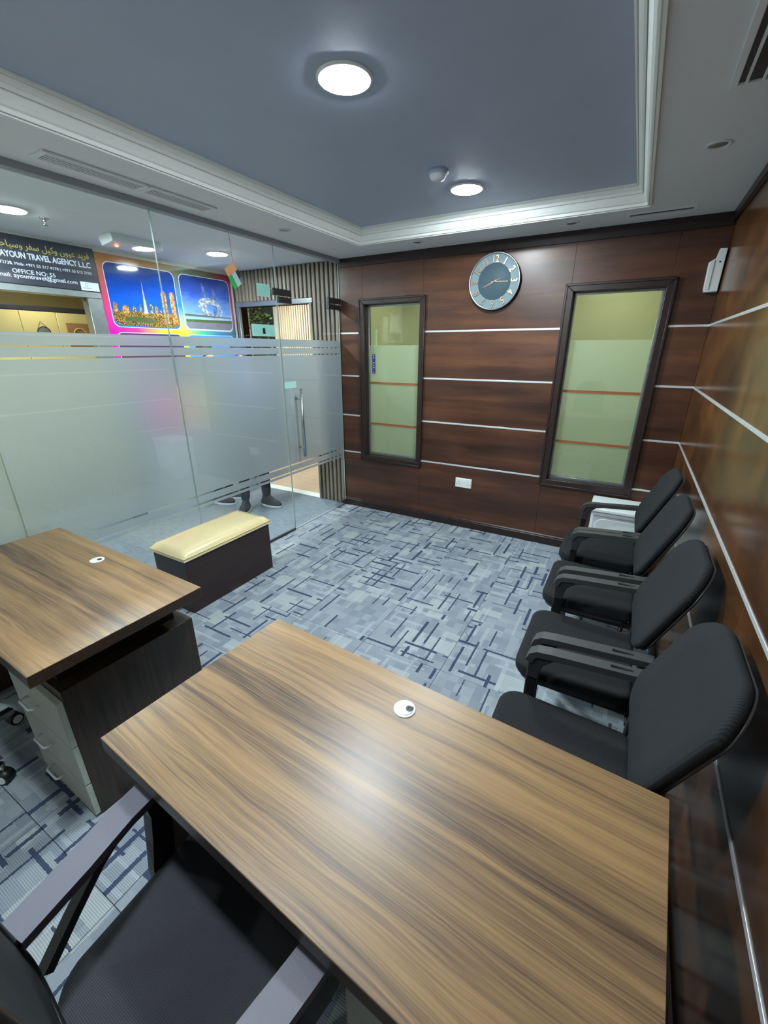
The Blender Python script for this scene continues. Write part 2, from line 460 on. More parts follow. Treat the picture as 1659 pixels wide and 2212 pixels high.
for sd in ('back', 'front', 'left', 'right'): obj('tray_moulding', mould(sd), 'mould', ceiling)

# ---- back wall (clock wall) with two openings
W1 = dict(o=(.240, .930, .556, 2.105), i=(.292, .882, .606, 2.058))
W2 = dict(o=(2.088, 2.782, .556, 2.112), i=(2.142, 2.730, .610, 2.062))
bm = bmesh.new(); y0, y1 = .013, .11
xs = [(0, W1['i'][0]), (W1['i'][1], W2['i'][0]), (W2['i'][1], W)]
for a, b in xs: box(bm, a, b, y0, y1, 0, H)
for w in (W1, W2):
    box(bm, w['i'][0], w['i'][1], y0, y1, 0, w['i'][2]); box(bm, w['i'][0], w['i'][1], y0, y1, w['i'][3], H)
wall_back = tag(obj('wall_back', bm, 'wood_trim'), 'glossy dark brown wood panelled wall with the clock and two windows', 'wall', kind='structure')
ZS = [0.0, Z4, Z3, Z2, Z1]
def panel(x0, x1, z0, z1): obj('panel', B(x0 + .0006, x1 - .0006, 0, .013, z0, z1, .0008, 1), 'wood_back', wall_back)
def bstrip(x0, x1, z): obj('strip', B(x0, x1, -.003, .006, z - .0075, z + .0075, .001, 1), 'strip', wall_back)
g = .006
cols = [(0.004, W1['o'][0] + .03), (W1['o'][1] - .03, W2['o'][0] + .03), (W2['o'][1] - .03, W)]
for c0, c1 in cols:
    for k in range(4): panel(c0, c1, (ZS[k] + g) if k else .55, ZS[k + 1] - g)
    panel(c0, c1, Z1 + g, 2.39)
    for z in (Z1, Z2, Z3, Z4): bstrip(c0, c1, z)
for c0, c1 in ((.004, .925), (.925, 2.10), (2.10, W)): panel(c0, c1, .0, .549)
for c0, c1 in ((cols[0][1], cols[1][0]), (cols[1][1], cols[2][0])): panel(c0, c1, 2.08, 2.39)
obj('top_board', B(.004, W, -.012, .013, 2.385, H, .002, 1), 'wood_trim', wall_back)
bb = bmesh.new(); prism(bb, [(.006, 0, 0), (.006, -.018, 0), (.006, -.018, .066), (.006, -.013, .070), (.006, -.013, .080), (.006, -.006, .088), (.006, 0, .088)], (W - .008, 0, 0))
tag(obj('baseboard_back', bb, 'wood_trim'), 'dark wood baseboard along the foot of the clock wall', 'baseboard', kind='structure')

def window(n, w, label, stripe_z, film_top):
    t = thing('window_%d' % n, label, 'window', ((w['o'][0] + w['o'][1]) / 2, 0, w['o'][2]), kind='structure')
    ox0, ox1, oz0, oz1 = w['o']; ix0, ix1, iz0, iz1 = w['i']
    def cas(pts): return prism(bmesh.new(), pts, (0, .034, 0), .004, 2)
    Y = -.024
    for q in ([(ox0, Y, oz0), (ox1, Y, oz0), (ix1, Y, iz0), (ix0, Y, iz0)], [(ox1, Y, oz0), (ox1, Y, oz1), (ix1, Y, iz1), (ix1, Y, iz0)],
              [(ox1, Y, oz1), (ox0, Y, oz1), (ix0, Y, iz1), (ix1, Y, iz1)], [(ox0, Y, oz1), (ox0, Y, oz0), (ix0, Y, iz0), (ix0, Y, iz1)]):
        c = obj('casing', cas(q), 'wood_trim', t)
    for q in (((ox0 - .006, ox1 + .006), (oz0 - .006, oz0 + .012)), ((ox0 - .006, ox1 + .006), (oz1 - .012, oz1 + .006)),
              ((ox0 - .006, ox0 + .012), (oz0, oz1)), ((ox1 - .012, ox1 + .006), (oz0, oz1))):
        obj('casing_bead', B(q[0][0], q[0][1], -.030, -.004, q[1][0], q[1][1], .003, 1), 'wood_trim', t)
    bm = bmesh.new(); a = .016
    box(bm, ix0, ix1, .050, .074, iz0, iz0 + a + .006, .002, 1); box(bm, ix0, ix1, .050, .074, iz1 - a, iz1, .002, 1)
    box(bm, ix0, ix0 + a, .050, .074, iz0 + .022, iz1 - a, .002, 1); box(bm, ix1 - a, ix1, .050, .074, iz0 + .022, iz1 - a, .002, 1)
    obj('metal_sash', bm, 'frame_metal', t)
    pane = obj('pane', B(ix0 + .012, ix1 - .012, .060, .066, iz0 + .016, iz1 - .012), 'wglass', t)
    bm = bmesh.new(); bm.faces.new([bm.verts.new(p) for p in ((ix0 + .017, .0675, iz0 + .024), (ix1 - .017, .0675, iz0 + .024), (ix1 - .017, .0675, film_top), (ix0 + .017, .0675, film_top))])
    obj('frosted_film', bm, 'wfilm', pane)
    for z in stripe_z: obj('brown_stripe', B(ix0 + .017, ix1 - .017, .0575, .0595, z - .010, z + .010), 'tape', pane)
    return t, pane
win1, pane1 = window(1, W1, 'narrow frosted window with dark frame nearest the glass door', (1.345, .935), 1.70)
win2, pane2 = window(2, W2, 'frosted window with dark frame right of the clock, behind the chairs', (1.345, .935), 1.728)
# sticker with icons and the pale runner behind window 1
st = obj('icon_sticker', B(.338, .372, .057, .059, 1.435, 1.618), plain('blue_sticker', lin(38, 48, 130), .5), pane1)
for k in range(8):
    z = 1.605 - k * .0225
    bm = bmesh.new(); lathe(bm, [(0, .0566), (.007, .0566), (.007, .0572), (0, .0572)], (.355, 0, z), 'y', 10)
    obj('icon', bm, ['signwhite', 'strip', 'tape', 'signwhite'][k % 4], st)
# ---- room behind the windows
bm = bmesh.new()
box(bm, -.02, .03, .112, 1.5, -.05, H); box(bm, W - .03, W + .02, .112, 1.5, -.05, H); box(bm, .03, W - .03, 1.3, 1.35, -.05, H)
tag(obj('next_room_wall', bm, 'yellowwall'), 'yellow-green walls of the room seen behind the frosted windows', 'wall', kind='structure')
tag(obj('next_room_ceiling', B(.03, W - .03, .112, 1.3, H, H + .05), 'ceiling'), 'pale ceiling of the room behind the frosted windows', 'ceiling', kind='structure')
tag(obj('next_room_floor', B(.03, W - .03, .112, 1.3, -.05, 0), 'plank'), 'wooden floor of the room behind the frosted windows', 'floor', kind='structure')
for i, (a, b) in enumerate(((1.62, 1.845), (.80, .965))):
    o = obj('sliding_rail', B(.336, .372, .085, .105, a, b, .004, 1), 'yellowwall'); rebase(o, (.354, .095, a))
    tag(o, ['longer pale yellow bar behind the left edge of the narrow window, above the sticker', 'shorter pale yellow bar behind the left edge of the narrow window, near its bottom'][i], 'bar')
o = tag(obj('notice_board', B(.62, .98, 1.27, 1.298, 1.74, 2.05, .004, 1), 'white'), 'pale board on the wall seen through the clear top of the narrow window', 'board')

# ---- right wall
wall_right = tag(obj('wall_right', B(W + .013, W + .10, YF, .10, 0, H), 'wood_trim'), 'glossy orange-brown wood panelled wall behind the row of chairs', 'wall', kind='structure')
for (a, b) in ((-2.42, -.001), (YF, -2.42)):
    for k, (z0, z1) in enumerate(((0.0, Z4), (Z4, Z3), (Z3, Z2), (Z2, Z1), (Z1, 2.40))):
        obj('panel', B(W, W + .013, a + .0006, b - .0006, z0 + (g if k else 0), z1 - (g if k < 4 else 0), .0008, 1), 'wood_right', wall_right)
for z in (Z1, Z2, Z3, Z4): obj('strip', B(W - .003, W + .006, YF, -.001, z - .0075, z + .0075, .001, 1), 'strip', wall_right)
obj('top_board', B(W - .022, W + .013, YF, -.013, 2.405, H, .004, 1), 'wood_trim', wall_right)
bb = bmesh.new(); prism(bb, [(W, YF, 0), (W - .018, YF, 0), (W - .018, YF, .066), (W - .013, YF, .080), (W - .006, YF, .088), (W, YF, .088)], (0, -YF - .02, 0))
tag(obj('baseboard_right', bb, 'wood_trim'), 'dark wood baseboard along the foot of the right wall', 'baseboard', kind='structure')
tag(obj('wall_front', B(CX, W + .1, YF - .1, YF, -.05, H + .1), 'paint'), 'plain pale wall behind the desks, opposite the clock', 'wall', kind='structure')

# ---- left glass partition
JD, JA, JB_ = -.883, -1.904, -2.937
wall_left = thing('wall_left', 'frameless glass partition with frosted film bands between office and corridor', 'wall', (0, -2.9, 0), kind='structure')
FILM = [(.553, .575), (.587, .640), (.652, 1.614), (1.624, 1.673), (1.682, 1.742)]
def pane_of(name, parent, y0, y1, z0, z1, film=True):
    bm = B(-.005, .005, y0 + .0015, y1 - .0015, z0, z1)
    for f in bm.faces:
        if abs(f.normal.x) < .5: f.material_index = 1
    p = obj(name, bm, ['glass', 'glass_edge'], parent)
    if film:
        for a, b in FILM:
            bm = bmesh.new(); X = -.0065
            bm.faces.new([bm.verts.new(q) for q in ((X, y0 + .003, a), (X, y1 - .003, a), (X, y1 - .003, b), (X, y0 + .003, b))])
            obj('frosted_band', bm, 'film', p)
    return p
for a, b in ((JA, JD), (JB_, JA), (-3.97, JB_), (YF, -3.97)): pane_of('glass_pane', wall_left, a, b, .012, H - .02)
pane_of('transom_pane', wall_left, JD, -.004, 2.075, H - .02, False)
obj('ceiling_channel', B(-.03, .03, YF, -.002, H - .032, H, .002, 1), plain('channel_grey_paint', lin(158, 163, 170), .6, 0, .04), wall_left)
obj('floor_channel', B(-.012, .012, YF, JD - .004, 0, .018, .002, 1), 'patch', wall_left)
# glass door
door = thing('door_1', 'frosted glass door with vertical steel pull handle', 'door', (0, -.44, 0), kind='structure')
leaf = pane_of('glass_leaf', door, JD + .003, -.012, .014, 2.066)
def fitting(y0, y1, z0, z1): return B(-.016, .016, y0, y1, z0, z1, .003, 1)
fa = obj('patch_fitting', fitting(JD + .006, -.715, 2.020, 2.064), 'patch', door)
fb = obj('patch_fitting', fitting(-.192, -.014, 2.020, 2.064), 'patch', door)
obj('patch_fitting', fitting(-.190, -.014, .010, .062), 'steel', door)
obj('patch_fitting', fitting(JD - .045, -.715, 2.072, 2.122), 'patch', wall_left)
obj('patch_fitting', fitting(-.192, -.006, 2.072, 2.122), 'patch', wall_left)
obj('wall_bracket', B(-.014, .014, -.012, -.0005, 2.055, 2.085), 'steel', wall_left)
bm = bmesh.new(); tube(bm, [(.062, -.735, .715), (.062, -.735, 1.336)], .0135, 16)
hd = obj('pull_handle', bm, 'steel', door)
for z in (.80, 1.245):
    bm = bmesh.new(); tube(bm, [(.005, -.735, z), (.058, -.735, z)], .009, 12); obj('standoff', bm, 'steel', hd)
bm = bmesh.new(); tube(bm, [(-.062, -.735, .715), (-.062, -.735, 1.336)], .0135, 16); h2 = obj('pull_handle', bm, 'steel', door)
for z in (.80, 1.245):
    bm = bmesh.new(); tube(bm, [(-.058, -.735, z), (-.008, -.735, z)], .009, 12); obj('standoff', bm, 'steel', h2)
obj('lock_label', B(.0055, .0065, JD + .004, -.725, 1.340, 1.395), 'aqua', leaf)

# ---- corridor
tag(obj('corridor_floor', B(-3.3, 0, YF, .115, -.06, 0), 'corr_carpet'), 'plain grey-blue carpet of the corridor beyond the glass', 'floor', kind='structure')
tag(obj('corridor_ceiling', B(CX - .08, 0, YF, .02, H, H + .1), 'ceiling'), 'pale ceiling of the corridor beyond the glass', 'ceiling', kind='structure')
bm = bmesh.new()
box(bm, CX - .08, CX, -1.458, .02, 0, H); box(bm, CX - .08, CX, YF, -1.458, 2.115, H); box(bm, CX - .08, CX, YF, -3.3, 0, 2.115)
tag(obj('corridor_wall', bm, 'paint'), 'pale corridor wall carrying the dark sign and the rainbow poster', 'wall', kind='structure')
sf = thing('shop_opening_frame', 'grey metal frame around the opening under the dark travel sign', 'door frame', (CX, -2.4, 0), kind='structure')
obj('jamb', B(CX - .085, CX + .006, -1.577, -1.458, 0, 2.066, .003, 1), 'frame_metal', sf)
obj('jamb', B(CX - .085, CX + .006, -3.3, -3.23, 0, 2.066, .003, 1), 'frame_metal', sf)
obj('lintel', B(CX - .085, CX + .006, -3.3, -1.458, 2.067, 2.115, .003, 1), 'frame_metal', sf)
# shop interior
bm = bmesh.new()
box(bm, -2.75, -2.7, -3.4, -1.0, 0, 2.5); box(bm, -2.7, CX - .08, -1.05, -1.0, 0, 2.5); box(bm, -2.7, CX - .08, -3.4, -3.35, 0, 2.5)
tag(obj('shop_wall', bm, 'yellow'), 'yellow inner walls of the shop behind the sign', 'wall', kind='structure')
tag(obj('shop_ceiling', B(-2.7, CX - .08, -3.35, -1.05, 2.30, 2.4), 'brown'), 'brown ceiling of the shop behind the sign', 'ceiling', kind='structure')
cab = thing('wall_cabinet', 'row of yellow cabinet doors under a dark beam inside the shop', 'cabinet', (-2.3, -2.2, 0))
obj('carcass', B(-2.6, -2.121, -3.34, -1.075, 0, 1.983), 'yellow', cab)
for i in range(8):
    y1 = -1.272 - .284 * i
    obj('cabinet_door', B(-2.12, -2.10, y1 - .280, y1, .06, 1.981, .003, 1), 'yellow', cab)
obj('filler_panel', B(-2.12, -2.10, -1.268, -1.078, .06, 1.981, .003, 1), 'yellow', cab)
obj('dark_beam', B(-2.6, -2.095, -3.34, -1.075, 1.984, 2.024, .003, 1), 'darkbeam', cab)
# slat wall with doorway
bm = bmesh.new()
DX0, DX1, DZ = -1.372, -.368, 2.105
box(bm, CX, DX0, .016, .11, 0, H); box(bm, DX1, -.001, .016, .11, 0, H); box(bm, DX0, DX1, .016, .11, DZ, H)
slw = tag(obj('slat_wall', bm, 'slat_back'), 'corridor end wall clad in vertical grey-brown wood slats around a doorway', 'wall', kind='structure')
px = .0545; nsl = int((-CX) / px)
for i in range(nsl):
    x1 = -.012 - i * px; x0 = x1 - .034
    if x0 < CX + .002: break
    z0 = 0.002 if (x1 < DX0 - .045 or x0 > DX1 + .045) else DZ + .05
    obj('slat', B(x0, x1, -.012, .016, z0, H - .002, .003, 1), 'slat', slw)
fr = thing('door_2', 'grey metal door frame with white threshold at the corridor end', 'door frame', ((DX0 + DX1) / 2, .05, 0), kind='structure')
obj('jamb', B(DX0 - .045, DX0, -.018, .112, 0, DZ, .003, 1), 'frame_metal', fr)
obj('jamb', B(DX1, DX1 + .03, -.018, .112, 0, DZ, .003, 1), 'slat', fr)
obj('lintel', B(DX0 - .045, DX1 + .045, -.018, .112, DZ, DZ + .048, .003, 1), 'frame_metal', fr)
obj('threshold', B(DX0, DX1, -.01, .112, 0, .008, .002, 1), 'white', fr)
# room beyond the doorway
ifl = tag(obj('inner_room_floor', B(-3.3, -.05, .116, 1.75, -.06, -.004), 'under'), 'pale oak plank floor of the room beyond the doorway', 'floor', kind='structure')
for i in range(11):
    y0 = .118 + i * .145
    for k in range(3):
        x0 = -3.3 + k * 1.2 - (i % 3) * .35
        a, b = max(x0, -3.3), min(x0 + 1.2, -.05)
        if b - a > .05: obj('plank', B(a + .001, b - .001, y0, y0 + .143, -.004, .004, .001, 1), 'plank', ifl)
irw = tag(obj('inner_room_wall', B(-3.3, -.05, 1.55, 1.65, 0, H), 'paint'), 'far wall of the room beyond the doorway with fine upright slats', 'wall', kind='structure')
for q, lb in (((-3.4, -3.3, .116, 1.65), 'left'), ((-.05, -.021, .116, 1.65), 'right'), ((-3.3, CX, .03, .11), 'near')):
    tag(obj('inner_room_wall', B(*q, 0, H), 'paint'), 'plain pale %s wall of the room beyond the doorway' % lb, 'wall', kind='structure')
for i in range(16):
    x0 = -2.235 + i * .0435
    obj('slat', B(x0, x0 + .024, 1.515, 1.55, .004, 2.3, .002, 1), 'slat_pale', irw)
obj('slat_backing', B(-2.24, -1.54, 1.540, 1.549, .004, 2.3), 'slat_back', irw)
obj('mirror_panel', B(-2.95, -2.75, 1.50, 1.55, .004, 2.3, .004, 1), 'chrome', irw)
tag(obj('inner_room_ceiling', B(-3.3, -.05, .03, 1.65, H, H + .1), 'ceiling'), 'pale ceiling of the room beyond the doorway', 'ceiling', kind='structure')
# hedge panel
bm = bmesh.new(); rr = random.Random(3)
for i in range(900):
    c = Vector((rr.uniform(-2.74, -2.28), rr.uniform(1.40, 1.465), rr.uniform(.05, 2.3))); s = rr.uniform(.02, .04)
    a = Vector((rr.uniform(-1, 1), rr.uniform(-1, .2), rr.uniform(-1, 1))).normalized(); b = a.cross(Vector((rr.random(), 1, rr.random()))).normalized()
    bm.faces.new([bm.verts.new(c + v) for v in (a * s, b * s * .5, -a * s, -b * s * .5)])
hp = thing('green_hedge_panel', 'green leafy hedge panel seen through the doorway at the corridor end', 'hedge', (-2.51, 1.47, 0.004))
obj('backing', B(-2.745, -2.275, 1.465, 1.495, .004, 2.3), 'darkbeam', hp)
lv = obj('leaves', bm, 'leaf', hp); lv['kind'] = 'stuff'

# ================================================================== LAMPS AND CEILING FITTINGS
def downlight(x, y, z, r, mat, label, group, name='ceiling_downlight'):
    t = thing(name, label, 'ceiling light', (x, y, z), 0, group)
    bm = lathe(bmesh.new(), [(r, 0), (r + .012, 0), (r + .012, -.004), (r + .006, -.009), (r, -.009)], (0, 0, 0), 'z', 40, True)
    # open ring: remove caps
    obj('rim', bm, 'white', t, local=True)
    obj('diffuser', lathe(bmesh.new(), [(0, -.004), (0, -.0105), (r - .001, -.0105), (r - .001, -.004)][1:], (0, 0, 0)), mat, t, local=True)
    return t
downlight(1.574, -2.160, TZ, .088, 'lamp', 'round lit downlight nearest the camera in the blue-grey tray', 'tray downlights')
downlight(1.585, -.905, TZ, .088, 'lamp', 'round lit downlight near the smoke detector in the blue-grey tray', 'tray downlights')
downlight(1.575, -3.415, TZ, .088, 'lamp', 'round lit downlight in the tray above the near desk', 'tray downlights')
downlight(-.775, -.752, H, .085, 'corr_lamp', 'round lit corridor downlight nearest the slat wall', 'corridor downlights')
downlight(-.840, -2.250, H, .085, 'corr_lamp', 'round lit corridor downlight in front of the dark travel sign', 'corridor downlights')
downlight(-.840, -3.75, H, .085, 'corr_lamp', 'round lit corridor downlight furthest from the slat wall', 'corridor downlights')
downlight(-1.85, -1.75, 2.30, .085, 'shop_lamp', 'warm round downlight inside the yellow shop', None)
downlight(-1.6, .85, H, .10, 'back_lamp', 'round lit downlight in the room beyond the doorway', None)
for i, (x, lb) in enumerate(((.75, 'round lit downlight behind the narrow window'), (2.35, 'round lit downlight behind the wider right window'))):
    downlight(x, .72, H, .09, 'win_lamp', lb, 'next room downlights')
def spot(x, y, label):
    t = thing('recessed_spotlight', label, 'ceiling light', (x, y, H), 0, 'unlit recessed spotlights')
    obj('ring', lathe(bmesh.new(), [(.034, 0), (.050, 0), (.049, -.004), (.040, -.006), (.034, -.001)], (0, 0, 0), 'z', 28, True), 'ceiling', t, local=True)
    obj('dark_lens', lathe(bmesh.new(), [(.033, -.0004), (.033, -.002), (.018, -.004), (.001, -.0045)], (0, 0, 0), 'z', 28), 'frame_metal', t, local=True)
spot(2.781, -1.170, 'unlit recessed spotlight in the ceiling beside the right wall')
spot(2.094, -.217, 'unlit recessed spotlight in the ceiling above the clock, right of the middle')
spot(.953, -.247, 'unlit recessed spotlight in the ceiling above the narrow window')
spot(.278, -1.050, 'unlit recessed spotlight in the ceiling above the glass partition')
# smoke detector
t = thing('smoke_detector', 'round grey smoke detector on the tray beside the far downlight', 'smoke detector', (1.54, -1.235, TZ))
obj('base', lathe(bmesh.new(), [(0.001, 0), (.055, 0), (.055, -.014), (.050, -.018), (.001, -.018)], (0, 0, 0)), 'tray', t, local=True)
obj('sensor_head', lathe(bmesh.new(), [(.045, -.018), (.045, -.026), (.036, -.040), (.018, -.046), (.001, -.046)], (0, 0, 0)), 'ceiling', t, local=True)
# linear air diffusers
def vent(name, label, x0, x1, y0, y1, slots, along, dark='frame_metal'):
    t = thing(name, label, 'air vent', ((x0 + x1) / 2, (y0 + y1) / 2, H))
    bm = bmesh.new(); f = .022; z0, z1 = H - .010, H
    box(bm, x0, x1, y0, y0 + f, z0, z1, .002, 1); box(bm, x0, x1, y1 - f, y1, z0, z1, .002, 1)
    box(bm, x0, x0 + f, y0 + f, y1 - f, z0, z1, .002, 1); box(bm, x1 - f, x1, y0 + f, y1 - f, z0, z1, .002, 1)
    obj('frame', bm, 'ceiling', t)
    obj('dark_backing', B(x0 + f, x1 - f, y0 + f, y1 - f, H - .0015, H), dark, t)
    for k in range(slots):
        q = (k + .5) / slots
        if along == 'y': xx = x0 + f + q * (x1 - x0 - 2 * f); b = B(xx - .004, xx + .004, y0 + f, y1 - f, H - .009, H - .0016)
        else: yy = y0 + f + q * (y1 - y0 - 2 * f); b = B(x0 + f, x1 - f, yy - .004, yy + .004, H - .009, H - .0016)
        obj('blade', b, 'ceiling', t)
    return t
vent('linear_air_diffuser', 'long white slotted air diffuser in the ceiling above the glass partition, longer nearer half', .148, .276, -2.55, -2.06, 4, 'y')
vent('linear_air_diffuser', 'white slotted air diffuser in the ceiling above the glass partition, half nearer the clock wall', .148, .276, -2.055, -1.63, 4, 'y')
vent('ceiling_air_grille', 'short dark air grille in the ceiling above the right window', 2.42, 2.80, -.285, -.180, 0, 'x', 'darkbeam')
vent('ceiling_air_vent', 'large dark slotted air vent in the ceiling near the right wall', 2.748, 2.965, -2.75, -1.655, 4, 'y', 'darkbeam')
# sprinkler and emergency unit in the corridor
t = thing('fire_sprinkler', 'small chrome fire sprinkler on the corridor ceiling', 'sprinkler', (-.875, -2.048, H))
obj('escutcheon', lathe(bmesh.new(), [(.001, 0), (.03, 0), (.026, -.006), (.001, -.008)], (0, 0, 0), 'z', 20), 'chrome', t, local=True)
obj('head', lathe(bmesh.new(), [(.010, -.006), (.010, -.022), (.006, -.026), (.006, -.038), (.016, -.040), (.016, -.043), (.001, -.043)], (0, 0, 0), 'z', 16), 'chrome', t, local=True)
t = thing('ceiling_emergency_unit', 'white box with two glowing red lights on the corridor ceiling', 'emergency light', (-.93, -1.44, H))
bm = bmesh.new(); prism(bm, [(.075, -.20, 0), (.085, -.20, -.055), (-.06, -.20, -.075), (-.085, -.20, -.03), (-.085, -.20, 0)], (0, .40, 0), .004, 2)
un = obj('housing', bm, 'white', t, local=True)
for y in (-.13, .03):
    obj('red_light', lathe(bmesh.new(), [(.001, -.0695), (.012, -.0695), (.011, -.0755), (.001, -.078)], (.01, y, 0), 'z', 14), 'red_led', t, local=True)

# ================================================================== DESKS
def desk(label, loc, rz, rear=.275):
    t = thing('office_desk', label, 'desk', loc, rz, 'walnut office desks')
    bm = B(-.6, .6, -.3, .3, .706, .75, .0015, 1)
    for f in bm.faces:
        if f.normal.z < .5: f.material_index = 1
    obj('desk_top', bm, ['desk', 'desk_edge'], t, local=True)
    sp = obj('spacer_beam', B(.16, .47, -.20, rear - .04, .592, .706), 'black', t, local=True)
    for y in (-.12, rear - .115):
        obj('bolt', lathe(bmesh.new(), [(.009, 0), (.009, .004), (.004, .0045), (.001, .001)], (.470, y, .66), 'x', 14), 'steel', sp, local=True)
    obj('spacer_beam', B(-.58, -.565, -.20, .235, .592, .706), 'black', t, local=True)
    ped = obj('pedestal', B(.12, .535, -.222, rear, .004, .592, .0015, 1), 'desk_dark', t, local=True)
    obj('side_panel', B(-.585, -.560, -.25, .275, .004, .592, .0015, 1), 'desk_dark', t, local=True)
    obj('modesty_panel', B(-.56, .12, .16, .178, .22, .69), 'desk_dark', t, local=True)
    for z0, z1, zh in ((.012, .166, .105), (.171, .352, .27), (.357, .556, .455)):
        bm = B(.122, .533, -.242, -.2225, z0, z1, .0012, 1)
        for f in bm.faces:
            if abs(f.normal.y) < .5: f.material_index = 1
        dr = obj('drawer', bm, ['drawer', 'drawer_edge'], t, local=True)
        xm = .300
        pts = [(xm - .045, -.242, zh), (xm - .045, -.262, zh), (xm - .038, -.270, zh), (xm + .038, -.270, zh), (xm + .045, -.262, zh), (xm + .045, -.242, zh)]
        obj('handle', tube(bmesh.new(), pts, .0045, 8), 'strip', dr, local=True)
    return t
def grommet(parent_xy, z, ang, label, brush):
    t = thing('cable_grommet', label, 'cable grommet', (*parent_xy, z), ang)
    obj('collar', lathe(bmesh.new(), [(.001, 0), (.030, 0), (.030, .002), (.027, .0035), (.001, .0035)], (0, 0, 0), 'z', 36), 'white', t, local=True)
    obj('cap', lathe(bmesh.new(), [(.001, .0036), (.0245, .0036), (.024, .0045), (.001, .0045)], (0, 0, 0), 'z', 36), 'white', t, local=True)
    hole = bmesh.new(); pts = []
    for k in range(17):
        a = R(110 + k * 230 / 16) if True else 0
        pts.append((.013 + .0105 * math.cos(a), .0105 * math.sin(a), .0046))
    pts.append((.0235, -.004, .0046)); pts.append((.0235, .006, .0046))
    prism(hole, pts, (0, 0, .0006)); ho = obj('cable_opening', hole, 'black', t, local=True)
    if brush:
        for k in range(18):
            a = 2 * math.pi * k / 18
            bm = bmesh.new(); tube(bm, [(.013 + .003 * math.cos(a), .003 * math.sin(a), .0055), (.013 + .0088 * math.cos(a), .0088 * math.sin(a), .0058)], .0004, 4)
            obj('bristle', bm, 'frame_metal', ho, local=True)
    return t
def rot2(a, x, y): return (x * math.cos(a) - y * math.sin(a), x * math.sin(a) + y * math.cos(a))
a1 = R(-3.56); dx, dy = rot2(a1, .6, -.3)
desk('walnut laminate desk in the foreground with a white cable grommet', (1.6802 + dx, -2.8445 + dy, 0), a1, .20)
a2 = R(-1.578); dx, dy = rot2(a2, -.6, -.3)
desk('walnut laminate desk by the glass partition with three grey drawers', (1.2542 + dx, -2.8379 + dy, 0), a2)
grommet((2.267, -2.985), .750, R(20), 'white cable grommet with black brush opening on the foreground desk', True)
grommet((.636, -2.918), .750, R(25), 'white cable grommet with open hole on the desk by the glass', False)

# ================================================================== BENCH
t = thing('storage_bench', 'dark brown box bench with cream vinyl cushion against the glass', 'bench', (.19, -1.945, 0))
obj('box_body', B(.022, .355, -2.318, -1.572, 0, .388, .002, 1), 'bench', t)
bm = bmesh.new(); nx, ny = 12, 22; x0, x1, y0, y1 = .014, .366, -2.330, -1.560
grid = {}
for i in range(nx + 1):
    for j in range(ny + 1):
        u, v = i / nx * 2 - 1, j / ny * 2 - 1
        e = max(abs(u) ** 8, abs(v) ** 14)
        hgt = .040 * (1 - e ** 1.2) ** .6 if e < 1 else 0
        hgt += .010 * (1 - u * u) * (1 - v * v)
        grid[i, j] = bm.verts.new((x0 + (x1 - x0) * (u + 1) / 2, y0 + (y1 - y0) * (v + 1) / 2, .412 + hgt))
for i in range(nx):
    for j in range(ny):
        f = bm.faces.new((grid[i, j], grid[i + 1, j], grid[i + 1, j + 1], grid[i, j + 1])); f.smooth = True
edge = [grid[i, 0] for i in range(nx)] + [grid[nx, j] for j in range(ny)] + [grid[i, ny] for i in range(nx, 0, -1)] + [grid[0, j] for j in range(ny, 0, -1)]
low = [bm.verts.new((v.co.x, v.co.y, .389)) for v in edge]
for k in range(len(edge)): bm.faces.new((edge[k], low[k], low[(k + 1) % len(edge)], edge[(k + 1) % len(edge)]))
bm.faces.new(low)
bmesh.ops.recalc_face_normals(bm, faces=bm.faces[:])
cu = obj('cushion', bm, 'cream', t)
obj('piping', tube(bmesh.new(), [(x0, y0, .411), (x1, y0, .411), (x1, y1, .411), (x0, y1, .411)], .004, 8, closed=True), 'cream', cu)

